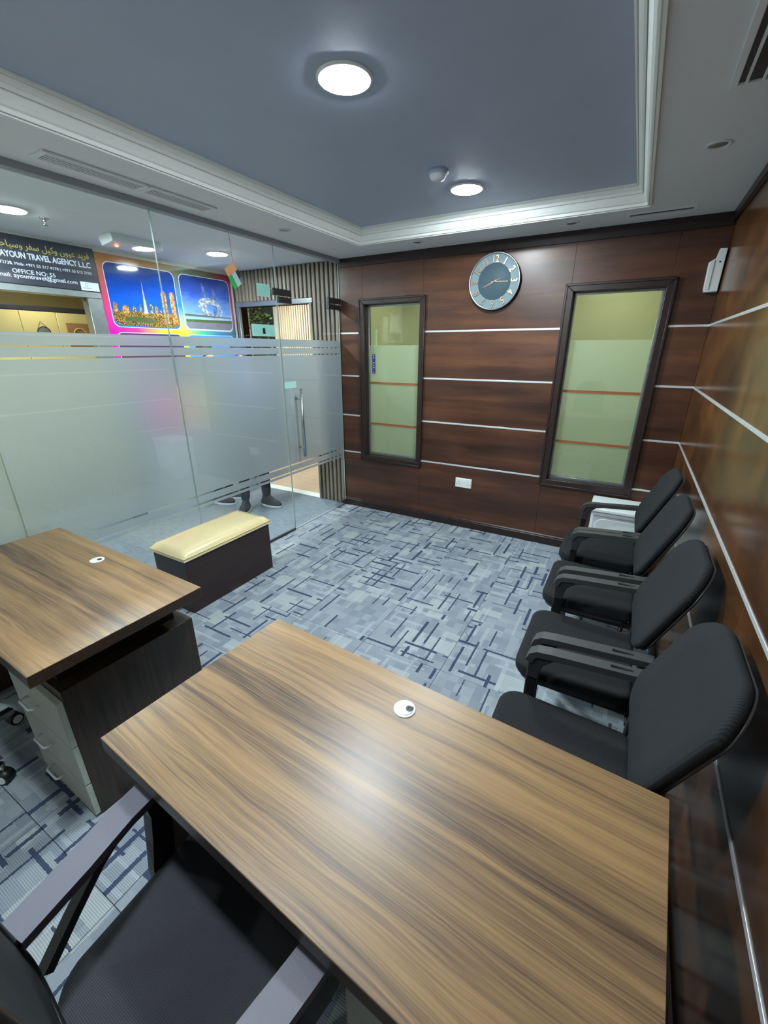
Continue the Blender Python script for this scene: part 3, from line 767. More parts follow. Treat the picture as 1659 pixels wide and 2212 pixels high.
# ================================================================== VISITOR CHAIRS (face -x)
def visitor_chair(loc, label):
    t = thing('visitor_chair', label, 'chair', loc, 0, 'black visitor chairs along the wood wall')
    # seat
    bm = bmesh.new(); pts = [(-.225, -.235), (.20, -.215), (.20, .215), (-.225, .235)]
    out = []
    c = [Vector((*p, 0)) for p in pts]; rs = [.07, .04, .04, .07]
    for i in range(4):
        p = c[i]; a = (c[i - 1] - p).normalized(); b = (c[(i + 1) % 4] - p).normalized(); ang = a.angle(b)
        d = rs[i] / math.tan(ang / 2); ctr = p + (a + b).normalized() * (rs[i] / math.sin(ang / 2)); s = p + a * d - ctr; e = p + b * d - ctr
        for k in range(7): q = s.lerp(e, k / 6).normalized() * rs[i] + ctr; out.append((q.x, q.y, .415))
    prism(bm, out, (0, 0, .06), .022, 4)
    obj('seat', bm, 'seat_fabric', t, local=True)
    bm = bmesh.new(); prism(bm, [(x * .93, y * .93, .395) for x, y, z in out], (0, 0, .02)); obj('seat_shell', bm, 'black_plastic', t, local=True)
    # back
    o2 = rrect(.40, .385, .385, [.075, .075, .10, .10], 8)
    lean = math.atan2(.150, .355); ca, sa = math.cos(lean), math.sin(lean)
    def P(y, h, d): return Vector((.178 + h * sa + d * ca + .35 * y * y * -1, y, .648 + h * ca - d * sa))
    def wide(y, h): return y * (1 + .16 * math.sin(math.pi * min(1, h / .385)))
    def shell(d0, d1, k, bev):
        bm = bmesh.new(); n = len(o2)
        rows = []
        for d, s in ((d0, 1 - bev), (d0 + (d1 - d0) * .3, 1), (d0 + (d1 - d0) * .7, 1), (d1, 1 - bev)):
            ring = []
            for (y, h) in o2:
                hh = (h - .19) * s * k + .19; yy = wide(y, h) * s * k
                ring.append(bm.verts.new(P(yy, hh, d)))
            rows.append(ring)
        for a, b in zip(rows[:-1], rows[1:]):
            for i in range(n): f = bm.faces.new((a[i], a[(i + 1) % n], b[(i + 1) % n], b[i])); f.smooth = True
        for ring, d in ((rows[0], d0), (rows[-1], d1)):
            prev = ring
            for s in (.66, .33):
                nr = []
                for (y, h) in o2:
                    q = s; hh = (h - .19) * q * k + .19; yy = wide(y, h) * q * k
                    nr.append(bm.verts.new(P(yy, hh, d)))
                for i in range(n): f = bm.faces.new((prev[i], prev[(i + 1) % n], nr[(i + 1) % n], nr[i])); f.smooth = True
                prev = nr
            cv = bm.verts.new(P(0, .19, d))
            for i in range(n): f = bm.faces.new((prev[i], prev[(i + 1) % n], cv)); f.smooth = True
        bmesh.ops.recalc_face_normals(bm, faces=bm.faces[:])
        return bm
    obj('backrest', shell(-.016, .012, 1, .03), 'fabric', t, local=True)
    obj('back_shell', shell(.013, .024, .975, .03), 'black_plastic', t, local=True)
    # arms, legs
    for s in (-1, 1):
        y = s * .255
        pts = [(.225, y, .680), (.12, y, .672), (-.08, y, .656), (-.125, y, .650), (-.143, y, .638), (-.152, y, .612)]
        arm = obj('armrest', tube(bmesh.new(), pts, .01, flat=(.045, .024), up=(0.3, 0, 1)), 'arm_pad', t, local=True)
        obj('arm_slot', B(.10, .205, y - .004, y + .004, .682, .6875), 'black', arm, local=True)
        bm = bmesh.new(); prism(bm, [(-.153, y - .016, .63), (-.120, y - .016, .645), (.0, y - .016, .650), (-.07, y - .016, .635), (-.105, y - .016, .60), (-.115, y - .016, .54), (-.153, y - .016, .54)], (0, .032, 0), .003, 1)
        obj('arm_bracket', bm, 'black_plastic', t, local=True)
        obj('front_leg', B(-.152, -.118, y - .009, y + .009, .02, .545, .003, 1), 'black', t, local=True)
        obj('leg_edge', B(-.1545, -.1515, y - .008, y + .008, .02, .54), 'chrome', t, local=True)
        obj('floor_runner', B(-.165, .21, y - .014, y + .014, .0, .02, .004, 1), 'chrome', t, local=True)
        obj('rear_leg', tube(bmesh.new(), [(.195, y, .018), (.205, y, .40), (.232, y, .66)], .011, 10), 'black', t, local=True)
        obj('arm_joint', B(.185, .235, min(y, s * .19), max(y, s * .19), .640, .664, .003, 1), 'black', t, local=True)
        obj('seat_bar', B(-.13, .20, s * .18 - .012, s * .18 + .012, .370, .396, .003, 1), 'black', t, local=True)
    obj('cross_bar', B(-.145, -.125, -.25, .25, .372, .392, .003, 1), 'black', t, local=True)
    obj('cross_bar', B(.190, .212, -.25, .25, .372, .392, .003, 1), 'black', t, local=True)
    return t
vc = visitor_chair((2.65, -2.685, 0), 'black fabric visitor chair nearest the camera, partly under the foreground desk')
for y, lb in ((-2.085, 'black fabric visitor chair, second from the foreground desk'), (-1.485, 'black fabric visitor chair, third from the foreground desk'),
              (-.922, 'black fabric visitor chair furthest from the camera, beside the white box')):
    c = copy_tree(vc); c.location = (2.65, y, 0); c['label'] = lb

# ================================================================== OFFICE CHAIRS (face +y)
def office_chair(loc, rz, label):
    t = thing('office_chair', label, 'office chair', loc, rz, 'black mesh office chairs')
    bm = bmesh.new(); o2 = rrect(.44, .47, .46, [.08, .08, .11, .11], 7)
    prism(bm, [(x, y - .23, .425) for x, y in o2], (0, 0, .06), .026, 4)
    obj('seat', bm, 'weave', t, local=True)
    obj('seat_pan', B(-.19, .19, -.19, .19, .395, .427, .01, 2), 'black_plastic', t, local=True)
    # backrest
    ob = rrect(.42, .41, .66, [.10, .10, .13, .13], 8)
    def P(x, h, d): return Vector((x, -.236 + .55 * x * x - h * .095 + d, .53 + h))
    def panel_bm(k, d0, d1):
        bm = bmesh.new(); n = len(ob); cap = []
        for d in (d0, d1):
            rings = []
            for s in (1, .7, .4):
                rings.append([bm.verts.new(P(x * s * k, (h - .33) * s * k + .33, d)) for x, h in ob])
            for a, b in zip(rings[:-1], rings[1:]):
                for i in range(n): f = bm.faces.new((a[i], a[(i + 1) % n], b[(i + 1) % n], b[i])); f.smooth = True
            cv = bm.verts.new(P(0, .33, d))
            for i in range(n): f = bm.faces.new((rings[-1][i], rings[-1][(i + 1) % n], cv)); f.smooth = True
            cap.append(rings[0])
        for i in range(n): bm.faces.new((cap[0][i], cap[0][(i + 1) % n], cap[1][(i + 1) % n], cap[1][i]))
        bmesh.ops.recalc_face_normals(bm, faces=bm.faces[:]); return bm
    obj('back_mesh', panel_bm(.97, -.006, .004), 'mesh', t, local=True)
    obj('back_frame', tube(bmesh.new(), [P(x, h, 0) for x, h in ob], .008, 8, closed=True), 'black', t, local=True)
    obj('back_stem', tube(bmesh.new(), [(0, -.10, .40), (0, -.25, .42), (0, -.283, .55), (0, -.296, .70)], .018, 10), 'black_plastic', t, local=True)
    for s in (-1, 1):
        x = s * .262
        pts = [(x + s * -.035, -.22, .668), (x - s * .02, -.10, .672), (x, .0, .672), (x + s * .008, .06, .668), (x + s * .01, .085, .655)]
        obj('arm_pad', tube(bmesh.new(), pts, .01, flat=(.064, .022), up=(0, .2, 1)), 'arm_pad_soft', t, local=True)
        ps = [(x - s * .03, -.205, .515), (x - s * .02, -.14, .570), (x - s * .008, -.07, .622), (x + s * .004, .0, .650), (x + s * .008, .05, .652)]
        obj('arm_strut', tube(bmesh.new(), ps, .010, flat=(.024, .020), up=(0, -.6, 1)), 'black', t, local=True)
        pp = [(x + s * .008, .07, .655), (x + s * .008, .075, .60), (x + s * .004, .062, .52), (x - s * .02, .04, .46), (x - s * .06, .03, .412)]
        obj('arm_post', tube(bmesh.new(), pp, .01, flat=(.034, .052), up=(0, 1, 0)), 'black', t, local=True)
    obj('gas_column', lathe(bmesh.new(), [(.026, .10), (.026, .24), (.018, .241), (.018, .395)], (0, 0, 0), 'z', 18), 'black', t, local=True)
    base = obj('star_base', lathe(bmesh.new(), [(.001, .075), (.04, .075), (.045, .11), (.03, .125), (.001, .125)], (0, 0, 0), 'z', 20), 'chrome', t, local=True)
    for k in range(5):
        a = R(54 + 72 * k); d = Vector((math.cos(a), math.sin(a), 0)); n = Vector((-d.y, d.x, 0))
        obj('base_arm', tube(bmesh.new(), [d * .03 + Vector((0, 0, .10)), d * .18 + Vector((0, 0, .092)), d * .30 + Vector((0, 0, .075))], .016, flat=(.036, .024), up=(0, 0, 1)), 'chrome', base, local=True)
        w = obj('caster', tube(bmesh.new(), [d * .30 + n * -.022 + Vector((0, 0, .028)), d * .30 + n * .022 + Vector((0, 0, .028))], .028, 18), 'black', base, local=True)
        obj('caster_rim', tube(bmesh.new(), [d * .30 + n * -.0235 + Vector((0, 0, .028)), d * .30 + n * .0235 + Vector((0, 0, .028))], .020, 18), 'white', base, local=True)
        obj('caster_stem', tube(bmesh.new(), [d * .30 + Vector((0, 0, .05)), d * .30 + Vector((0, 0, .085))], .007, 8), 'chrome', base, local=True)
    return t
oc = office_chair((2.078, -3.505, 0), 0, 'black mesh office chair tucked under the foreground desk')
o2c = copy_tree(oc); o2c.location = (.43, -3.62, 0); o2c.rotation_euler = (0, 0, R(-26)); o2c['label'] = 'black mesh office chair at the desk by the glass, only its edge showing'

# ================================================================== WALL CLOCK
ck = thing('wall_clock', 'round grey and white wall clock with raised gold numerals', 'clock', (1.537, 0, 2.168)); cr = .208
obj('case', lathe(bmesh.new(), [(.001, 0), (cr - .012, 0), (cr - .004, -.012), (cr - .004, -.030), (.001, -.030)], (0, 0, 0), 'y', 64), 'black', ck, local=True)
obj('rim', lathe(bmesh.new(), [(cr - .014, -.0295), (cr - .004, -.028), (cr, -.034), (cr - .003, -.041), (cr - .010, -.041), (cr - .014, -.034)], (0, 0, 0), 'y', 64, True), 'steel', ck, local=True)
silver = plain('clock_silver_ring', lin(120, 140, 146), .42, 0, .03, Specular_IOR_Level=.2)
face = plain('clock_blue_grey_face', lin(66, 84, 92), .5, 0, .04, Specular_IOR_Level=.15)
gold = plain('clock_rose_gold', lin(196, 166, 142), .30, .8, .05)
obj('number_ring', lathe(bmesh.new(), [(.001, -.0302), (cr - .012, -.0302), (cr - .014, -.0315), (.001, -.0315)], (0, 0, 0), 'y', 64), silver, ck, local=True)
obj('dial', lathe(bmesh.new(), [(.001, -.0316), (.132, -.0316), (.130, -.0330), (.001, -.0330)], (0, 0, 0), 'y', 64), face, ck, local=True)
for k in range(1, 13):
    a = R(90 - 30 * k); bm = text_bm(str(k), .058, .004, 'CENTER', None, .0011)
    bm.transform(Matrix.Scale(1.25, 4, (0, 1, 0)))
    bm.transform(Matrix.Translation((0, -.026, 0))); bm.transform(Matrix.Rotation(a - R(90), 4, 'Z')); bm.transform(Matrix.Translation((.160 * math.cos(a), .160 * math.sin(a), 0)))
    bm.transform(ON_Y); bm.transform(Matrix.Translation((0, -.0355, 0))); obj('numeral', bm, gold, ck, local=True)
def hand(name, ang, l, tail, w, y):
    d = Vector((math.sin(R(ang)), 0, math.cos(R(ang)))); n = Vector((d.z, 0, -d.x)); bm = bmesh.new()
    prism(bm, [Vector((0, y, 0)) - d * tail - n * w, Vector((0, y, 0)) - d * tail + n * w, Vector((0, y, 0)) + d * l + n * w * .6, Vector((0, y, 0)) + d * l - n * w * .6], (0, -.0012, 0))
    obj(name, bm, gold, ck, local=True)
hand('hour_hand', 246, .092, .02, .0055, -.0345); hand('minute_hand', 92, .112, .02, .003, -.0365); hand('second_hand', 247, .118, .048, .0012, -.0385)
obj('hand_boss', lathe(bmesh.new(), [(.001, -.033), (.006, -.033), (.006, -.041), (.001, -.042)], (0, 0, 0), 'y', 16), gold, ck, local=True)

# ================================================================== SOCKET, DISPENSER, WHITE BOX
t = thing('wall_socket', 'white double mains socket on the clock wall below the lowest metal strip', 'socket', (1.392, 0, .455))
obj('back_box', B(-.081, .081, -.006, 0, -.047, .047, .002, 1), 'white', t, local=True)
pl = obj('face_plate', B(-.078, .078, -.014, -.006, -.044, .044, .003, 2), 'white', t, local=True)
for s in (-1, 1):
    obj('rocker_switch', B(s * .012 - .007, s * .012 + .007, -.018, -.014, .010, .028, .001, 1), 'white', pl, local=True)
    for (px_, pz, w, h) in ((0, .010, .0025, .005), (-.012, -.012, .004, .0022), (.012, -.012, .004, .0022)):
        obj('pin_slot', B(s * .047 + px_ - w, s * .047 + px_ + w, -.0146, -.0138, pz - h, pz + h), 'black', pl, local=True)
    obj('screw', lathe(bmesh.new(), [(.001, -.0138), (.003, -.0138), (.003, -.0146), (.001, -.0148)], (s * .070, 0, 0), 'y', 12), 'frame_metal', pl, local=True)
t = thing('wall_dispenser', 'white dispenser box high in the corner by the right window', 'dispenser', (2.975, 0, 2.01))
bm = bmesh.new(); prism(bm, [(-.036, -.06, .016), (-.030, -.06, 0), (.040, -.06, .0), (.040, -.06, .245), (.002, -.06, .245), (-.006, -.06, .194), (-.040, -.06, .172)], (0, .055, 0), .004, 2)
bd = obj('housing', bm, 'white', t, local=True)
bm = bmesh.new(); prism(bm, [(-.034, -.0605, .016), (-.010, -.0605, .012), (-.012, -.0605, .182), (-.038, -.0605, .170)], (0, -.006, 0), .002, 1)
obj('bevel_cover', bm, 'white', t, local=True)
obj('lock_hole', lathe(bmesh.new(), [(.001, -.0590), (.005, -.0590), (.005, -.0612), (.001, -.0614)], (.016, 0, .170), 'y', 14), 'black', t, local=True)
obj('mounting_plate', B(.004, .047, -.0055, -.0003, .004, .24), 'black', t, local=True)
t = thing('storage_box', 'white lidded plastic storage box on the floor behind the far chair', 'storage box', (2.75, -.20, 0))
clr = plain('cloudy_plastic', lin(196, 200, 206), .35, 0, .05)
obj('body', B(2.545, 2.952, -.345, -.030, 0, .50, .02, 3), clr, t)
ld = obj('lid', B(2.530, 2.965, -.362, -.022, .50, .530, .008, 2), 'white', t)
obj('front_panel', prism(bmesh.new(), [(2.58 + .335 * (x / .3 + .5), -.352, .13 + z) for x, z in rrect(.30, .30, .32, .06, 6)], (0, .006, 0), .002, 1), 'white', t)
obj('handle_lip', B(2.56, 2.94, -.352, -.346, .470, .498, .002, 1), clr, t)

# ================================================================== THINGS STUCK ON THE GLASS
def stuck(name, label, cat, y0, y1, z0, z1, mat):
    o = obj(name, B(-.0075, -.0055, y0, y1, z0, z1), mat); rebase(o, (-.0065, (y0 + y1) / 2, z0)); return tag(o, label, cat)
stuck('paper_note', 'small pale aqua paper stuck on the glass left of the door fitting', 'paper', -1.085, -.950, 2.050, 2.140, 'aqua')
t = thing('paper_notice', 'aqua paper notice with a small dark phone picture on the glass', 'notice', (-.0075, -1.055, 1.760))
obj('sheet', B(-.0085, -.0055, -1.180, -.930, 1.7605, 1.848), 'aqua', t)
obj('phone_picture', B(-.0052, -.0048, -1.066, -1.038, 1.778, 1.822), 'black', t)
fl = thing('flag_card', 'pair of small coloured paper flags hung from the ceiling behind the glass', 'flag', (-.02, -1.275, 2.075))
def frect(c, w, h, ang, x, mat, name='flag_panel'):
    bm = bmesh.new(); ca, sa = math.cos(R(ang)), math.sin(R(ang))
    prism(bm, [(x, c[0] + u * ca - v * sa, c[1] + u * sa + v * ca) for u, v in ((-w / 2, -h / 2), (w / 2, -h / 2), (w / 2, h / 2), (-w / 2, h / 2))], (.0012, 0, 0)); return obj(name, bm, mat, fl)
oran, grn, red = plain('flag_orange', lin(255, 168, 110), .6, 0, .03), plain('flag_green', lin(40, 180, 90), .6, 0, .03), plain('flag_red', lin(230, 40, 40), .6, 0, .03)
cy, cz, an = -1.277, 2.168, -58
def fp(u, v): ca, sa = math.cos(R(an)), math.sin(R(an)); return (cy + u * ca - v * sa, cz + u * sa + v * ca)
frect(fp(-.045, -.012), .055, .105, an, -.022, oran); frect(fp(.012, -.045), .060, .040, an, -.022, grn); frect(fp(.058, -.045), .030, .040, an, -.022, grn)
frect(fp(.012, -.003), .060, .043, an, -.022, 'signwhite'); frect(fp(.058, -.003), .030, .043, an, -.022, 'signwhite')
frect(fp(.006, .035), .048, .032, an, -.022, 'darkbeam'); frect(fp(.055, .035), .036, .032, an, -.022, 'frame_metal')
obj('red_cord', tube(bmesh.new(), [(-.022, -1.285, 2.245), (-.022, -1.292, H - .001)], .0015, 6), red, fl)

# ================================================================== TRAVEL SIGN
def arabic(s):
    """join letters into their presentation forms and lay them out right to left"""
    F = {'ا': (0xFE8D, 0), 'ح': (0xFEA1, 1), 'ة': (0xFE93, 0), 'د': (0xFEA9, 0), 'ر': (0xFEAD, 0), 'س': (0xFEB1, 1), 'ع': (0xFEC9, 1), 'ف': (0xFED1, 1),
         'ك': (0xFED9, 1), 'ل': (0xFEDD, 1), 'ن': (0xFEE5, 1), 'و': (0xFEED, 0), 'ي': (0xFEF1, 1)}
    out = []
    for i, ch in enumerate(s):
        if ch not in F: out.append(ch); continue
        base, dual = F[ch]
        pj = i > 0 and s[i - 1] in F and F[s[i - 1]][1]
        nj = dual and i + 1 < len(s) and s[i + 1] in F
        k = (3 if pj and nj else 2 if nj else 1 if pj else 0)
        out.append(chr(base + k))
    return ''.join(out)[::-1]
sg = thing('shop_sign', 'dark travel agency sign board with gold and white lettering', 'sign', (CX + .001, -2.35, 2.117))
obj('board', B(CX + .001, CX + .014, -3.28, -1.455, 2.117, 2.440, .002, 1), 'signblack', sg)
SX = CX + .0145
def sign_text(name, body, y, z, size, width, mat, align='RIGHT', ext=.0012, bold=0.0):
    bm = text_bm(body, size, ext, align, width, bold); bm.transform(ON_X); bm.transform(Matrix.Translation((SX, y, z))); obj(name, bm, mat, sg)
sign_text('arabic_lettering', arabic('فريد عيون وكيل سفر وسياحة'), -1.500, 2.357, .060, .620, 'gold')
sign_text('name_lettering', 'AYOUN TRAVEL AGENCY L.L.C', -1.502, 2.292, .056, .612, 'signwhite', 'RIGHT', .003, .0012)
sign_text('phone_lettering', '72738, Mob: +971 55 317 4178 | +971 55 512 2770', -1.506, 2.243, .028, .622, 'signwhite')
sign_text('office_lettering', 'OFFICE NO: 55', -1.785, 2.190, .040, .280, 'signwhite')
sign_text('email_lettering', 'Email: ayountravel@gmail.com', -1.634, 2.160, .040, .545, 'signwhite')
pq = thing('sign_plaque', 'small white plaque with round emblem on the corner of the travel sign', 'plaque', (SX, -1.540, 2.120))
obj('plate', B(SX, SX + .003, -1.612, -1.470, 2.120, 2.184), 'signwhite', pq)
bm = bmesh.new(); tube(bm, [(SX + .0035, -1.565 + .012 * math.cos(R(a)), 2.164 + .012 * math.sin(R(a))) for a in range(40, 330, 20)], .0016, 6)
obj('emblem', bm, 'frame_metal', pq)
obj('plaque_rule', B(SX + .003, SX + .0036, -1.598, -1.532, 2.136, 2.141), 'frame_metal', pq)

# ================================================================== RAINBOW POSTER
def rainbow():
    t = NT('poster_rainbow_print'); s = t.new('ShaderNodeSeparateXYZ', {0: t.pos()})
    u = t.math('DIVIDE', t.math('ADD', s.outputs[1], 1.45), 1.43); v = t.math('DIVIDE', t.math('SUBTRACT', s.outputs[2], 1.78), .65)
    low = t.ramp(u, [(.0, lin(232, 20, 170)), (.18, lin(235, 60, 140)), (.36, lin(240, 190, 40)), (.52, lin(210, 225, 40)), (.66, lin(80, 190, 130)), (.82, lin(40, 130, 180)), (1, lin(40, 110, 130))])
    mid = t.ramp(u, [(.0, lin(215, 70, 110)), (.45, lin(40, 120, 190)), (.6, lin(30, 130, 190)), (.9, lin(220, 130, 60)), (1, lin(190, 60, 60))])
    top = t.ramp(u, [(.0, lin(172, 112, 50)), (.35, lin(150, 112, 60)), (.6, lin(92, 110, 90)), (.8, lin(100, 90, 60)), (1, lin(170, 40, 80))])
    c = t.mix(t.new('ShaderNodeMapRange', {0: v, 1: .05, 2: .45}).outputs[0], low, mid)
    c = t.mix(t.new('ShaderNodeMapRange', {0: v, 1: .45, 2: .9}).outputs[0], c, top)
    return t.done(t.bsdf(c, .12))
def skyprint(name, zlo, zhi, stops):
    t = NT(name); s = t.new('ShaderNodeSeparateXYZ', {0: t.pos()}); n = t.noise(t.mapping(t.pos(), (1, 2, 6)), 3, 4, .6)
    f = t.math('ADD', t.math('DIVIDE', t.math('SUBTRACT', s.outputs[2], zlo), zhi - zlo), t.math('MULTIPLY', t.math('SUBTRACT', n, .5), .35))
    return t.done(t.bsdf(t.ramp(f, stops), .06))
def towers_print(name, a, b, sc):
    t = NT(name); n = t.noise(t.mapping(t.pos(), (1, sc, sc)), 40, 3, .6)
    return t.done(t.bsdf(t.ramp(n, [(.42, a), (.66, b)]), .10))
po = thing('city_poster', 'large rainbow bordered poster of city skyline pictures on the corridor wall', 'poster', (CX + .001, -.74, .90))
obj('sheet', B(CX + .001, CX + .012, -1.452, -.022, .90, 2.425), rainbow(), po)
PX = CX + .0122
def picture(y0, y1, z0, z1, mat):
    o2 = rrect(y1 - y0, y1 - y0, z1 - z0, .055, 7)
    obj('picture_border', prism(bmesh.new(), [(PX, (y0 + y1) / 2 + y * 1.018, (z0 + z1) / 2 + (z - (z1 - z0) / 2) * 1.022) for y, z in o2], (.0006, 0, 0)), 'signwhite', po)
    return obj('picture', prism(bmesh.new(), [(PX + .0007, (y0 + y1) / 2 + y, z0 + z) for y, z in o2], (.0006, 0, 0)), mat, po)
night = skyprint('night_sky_print', 1.86, 2.37, [(0, lin(40, 110, 220)), (.4, lin(20, 90, 215)), (.7, lin(30, 70, 160)), (1, lin(36, 56, 110))])
day = skyprint('day_sky_print', 1.86, 2.37, [(0, lin(190, 215, 240)), (.35, lin(110, 150, 220)), (.7, lin(50, 80, 170)), (1, lin(40, 60, 120))])
ph = skyprint('purple_print', 1.3, 1.8, [(0, lin(150, 110, 60)), (.5, lin(90, 70, 80)), (1, lin(70, 50, 90))])
bl = skyprint('pale_blue_print', 1.3, 1.8, [(0, lin(60, 90, 60)), (.5, lin(110, 160, 230)), (1, lin(70, 140, 210))])
p1 = picture(-1.398, -.735, 1.855, 2.362, night); p2 = picture(-.672, -.060, 1.855, 2.362, day)
p3 = picture(-1.398, -.735, 1.300, 1.802, ph); p4 = picture(-.672, -.060, 1.300, 1.802, bl)
city = towers_print('night_city_print', lin(36, 38, 40), lin(210, 160, 70), 3); tow = towers_print('gold_tower_print', lin(150, 92, 50), lin(232, 176, 110), 1.2); tow2 = towers_print('dim_tower_print', lin(70, 66, 70), lin(226, 190, 120), 1.5)
ring_m = towers_print('silver_ring_print', lin(120, 128, 146), lin(205, 212, 224), 1.0); grn2 = plain('park_print', lin(78, 96, 60), .2, 0, .4, 60); road = plain('road_print', lin(120, 118, 134), .2, 0, .2, 40)
LX = PX + .0014
def flatp(name, pts, mat, parent, x=LX): return obj(name, prism(bmesh.new(), [(x, y, z) for y, z in pts], (.0004, 0, 0)), mat, parent)
def bld(y, w, z0, z1, mat, x=LX): flatp('building', [(y - w / 2, z0), (y + w / 2, z0), (y + w / 2, z1 - .012), (y + w * .28, z1 - .012), (y + w * .28, z1), (y - w * .28, z1), (y - w * .28, z1 - .012), (y - w / 2, z1 - .012)], mat, p1, x)
flatp('city_lights', [(-1.392, 1.905), (-1.35, 1.868), (-.80, 1.862), (-.745, 1.895), (-.742, 1.985), (-1.392, 1.990)], city, p1)
for y, w, z1, m in ((-1.36, .035, 2.055, tow), (-1.27, .06, 2.035, tow), (-1.19, .03, 2.03, tow2), (-1.13, .022, 2.05, tow2), (-1.02, .03, 2.06, tow2), (-.97, .028, 2.05, tow), (-.93, .02, 2.02, tow2)): bld(y, w, 1.97, z1, m, LX + .0005)
flatp('spire_tower', [(-1.100, 1.975), (-1.060, 1.975), (-1.066, 2.04), (-1.070, 2.10), (-1.075, 2.18), (-1.0775, 2.275), (-1.0795, 2.18), (-1.086, 2.10), (-1.092, 2.04)], towers_print('spire_print', lin(190, 170, 150), lin(240, 225, 200), 1.0), p1, LX + .0006)
bld(-.875, .052, 1.90, 2.185, tow, LX + .0008); bld(-.785, .050, 1.90, 2.185, tow, LX + .0008)
flatp('park', [(-1.30, 1.905), (-1.02, 1.895), (-.98, 1.93), (-1.15, 1.945), (-1.28, 1.935)], grn2, p1, LX + .0004)
flatp('road', [(-.662, 1.895), (-.63, 1.866), (-.10, 1.864), (-.068, 1.89), (-.066, 1.935), (-.662, 1.93)], road, p2)
flatp('park', [(-.660, 1.93), (-.066, 1.935), (-.066, 1.965), (-.660, 1.955)], grn2, p2, LX + .0003)
flatp('rail_bridge', [(-.664, 1.985), (-.066, 1.985), (-.066, 1.998), (-.664, 2.006)], 'frame_metal', p2, LX + .0006)
for y, w, z1 in ((-.40, .035, 2.31), (-.275, .045, 2.275)): flatp('tower', [(y - w / 2, 2.0), (y + w / 2, 2.0), (y + w / 2, z1 - .03), (y - w / 2, z1)], towers_print('blue_tower_print', lin(70, 90, 150), lin(110, 135, 190), .8), p2, LX + .0002)
bm = bmesh.new(); n = 36; oo, ii = [], []
for k in range(n):
    a = 2 * math.pi * k / n
    y, z = .155 * math.cos(a), .095 * math.sin(a) * (1 + .12 * math.cos(a)); yi, zi = .035 + .085 * math.cos(a), -.008 + .050 * math.sin(a)
    ca, sa = math.cos(R(-14)), math.sin(R(-14))
    oo.append(bm.verts.new((LX + .0009, -.335 + y * ca - z * sa, 2.078 + y * sa + z * ca))); ii.append(bm.verts.new((LX + .0009, -.335 + yi * ca - zi * sa, 2.078 + yi * sa + zi * ca)))
for k in range(n): bm.faces.new((oo[k], oo[(k + 1) % n], ii[(k + 1) % n], ii[k]))
bmesh.ops.recalc_face_normals(bm, faces=bm.faces[:]); obj('ring_building', bm, ring_m, p2)

# ================================================================== SHOP ORNAMENTS ON THE CABINETS
t = thing('hanging_ornament', 'round dark ornament hanging by a cord on a yellow cabinet door', 'ornament', (-2.098, -1.685, 1.72))
obj('plaque', lathe(bmesh.new(), [(.001, 0), (.055, 0), (.055, .008), (.045, .010), (.001, .010)], (0, 0, .085), 'x', 32), 'frame_metal', t, local=True)
obj('rim', tube(bmesh.new(), [(.010, .05 * math.cos(R(a)), .085 + .05 * math.sin(R(a))) for a in range(0, 360, 15)], .004, 6, closed=True), 'darkbeam', t, local=True)
obj('cord', tube(bmesh.new(), [(.004, -.045, .115), (.004, -.012, .178), (.004, .045, .115)], .0018, 6), 'black', t, local=True)
t = thing('square_plaque', 'square tan plaque with a round emblem on a yellow cabinet door', 'plaque', (-2.098, -1.385, 1.68))
obj('board', B(0, .010, -.105, .105, 0, .215, .002, 1), 'brown', t, local=True)
obj('emblem', tube(bmesh.new(), [(.012, .055 * math.cos(R(a)), .115 + .055 * math.sin(R(a))) for a in range(0, 360, 15)], .006, 6, closed=True), 'yellow', t, local=True)

# ================================================================== PEOPLE IN THE CORRIDOR
def skin_body(joints, edges, root):
    me = bpy.data.meshes.new('body'); names = list(joints); ix = {n: i for i, n in enumerate(names)}
    me.from_pydata([joints[n][0] for n in names], [(ix[a], ix[b]) for a, b in edges], [])
    o = bpy.data.objects.new('body', me); COL.objects.link(o)
    sk = o.modifiers.new('skin', 'SKIN'); sk.use_smooth_shade = True
    for i, n in enumerate(names):
        r = joints[n][1]; me.skin_vertices[0].data[i].radius = r if isinstance(r, tuple) else (r, r)
        me.skin_vertices[0].data[i].use_root = (n == root)
    sb = o.modifiers.new('sub', 'SUBSURF'); sb.levels = 2; sb.render_levels = 2
    bpy.context.view_layer.update()
    m2 = bpy.data.meshes.new_from_object(o.evaluated_get(bpy.context.evaluated_depsgraph_get()))
    bm = bmesh.new(); bm.from_mesh(m2); bpy.data.objects.remove(o); bpy.data.meshes.remove(me); bpy.data.meshes.remove(m2)
    return bm
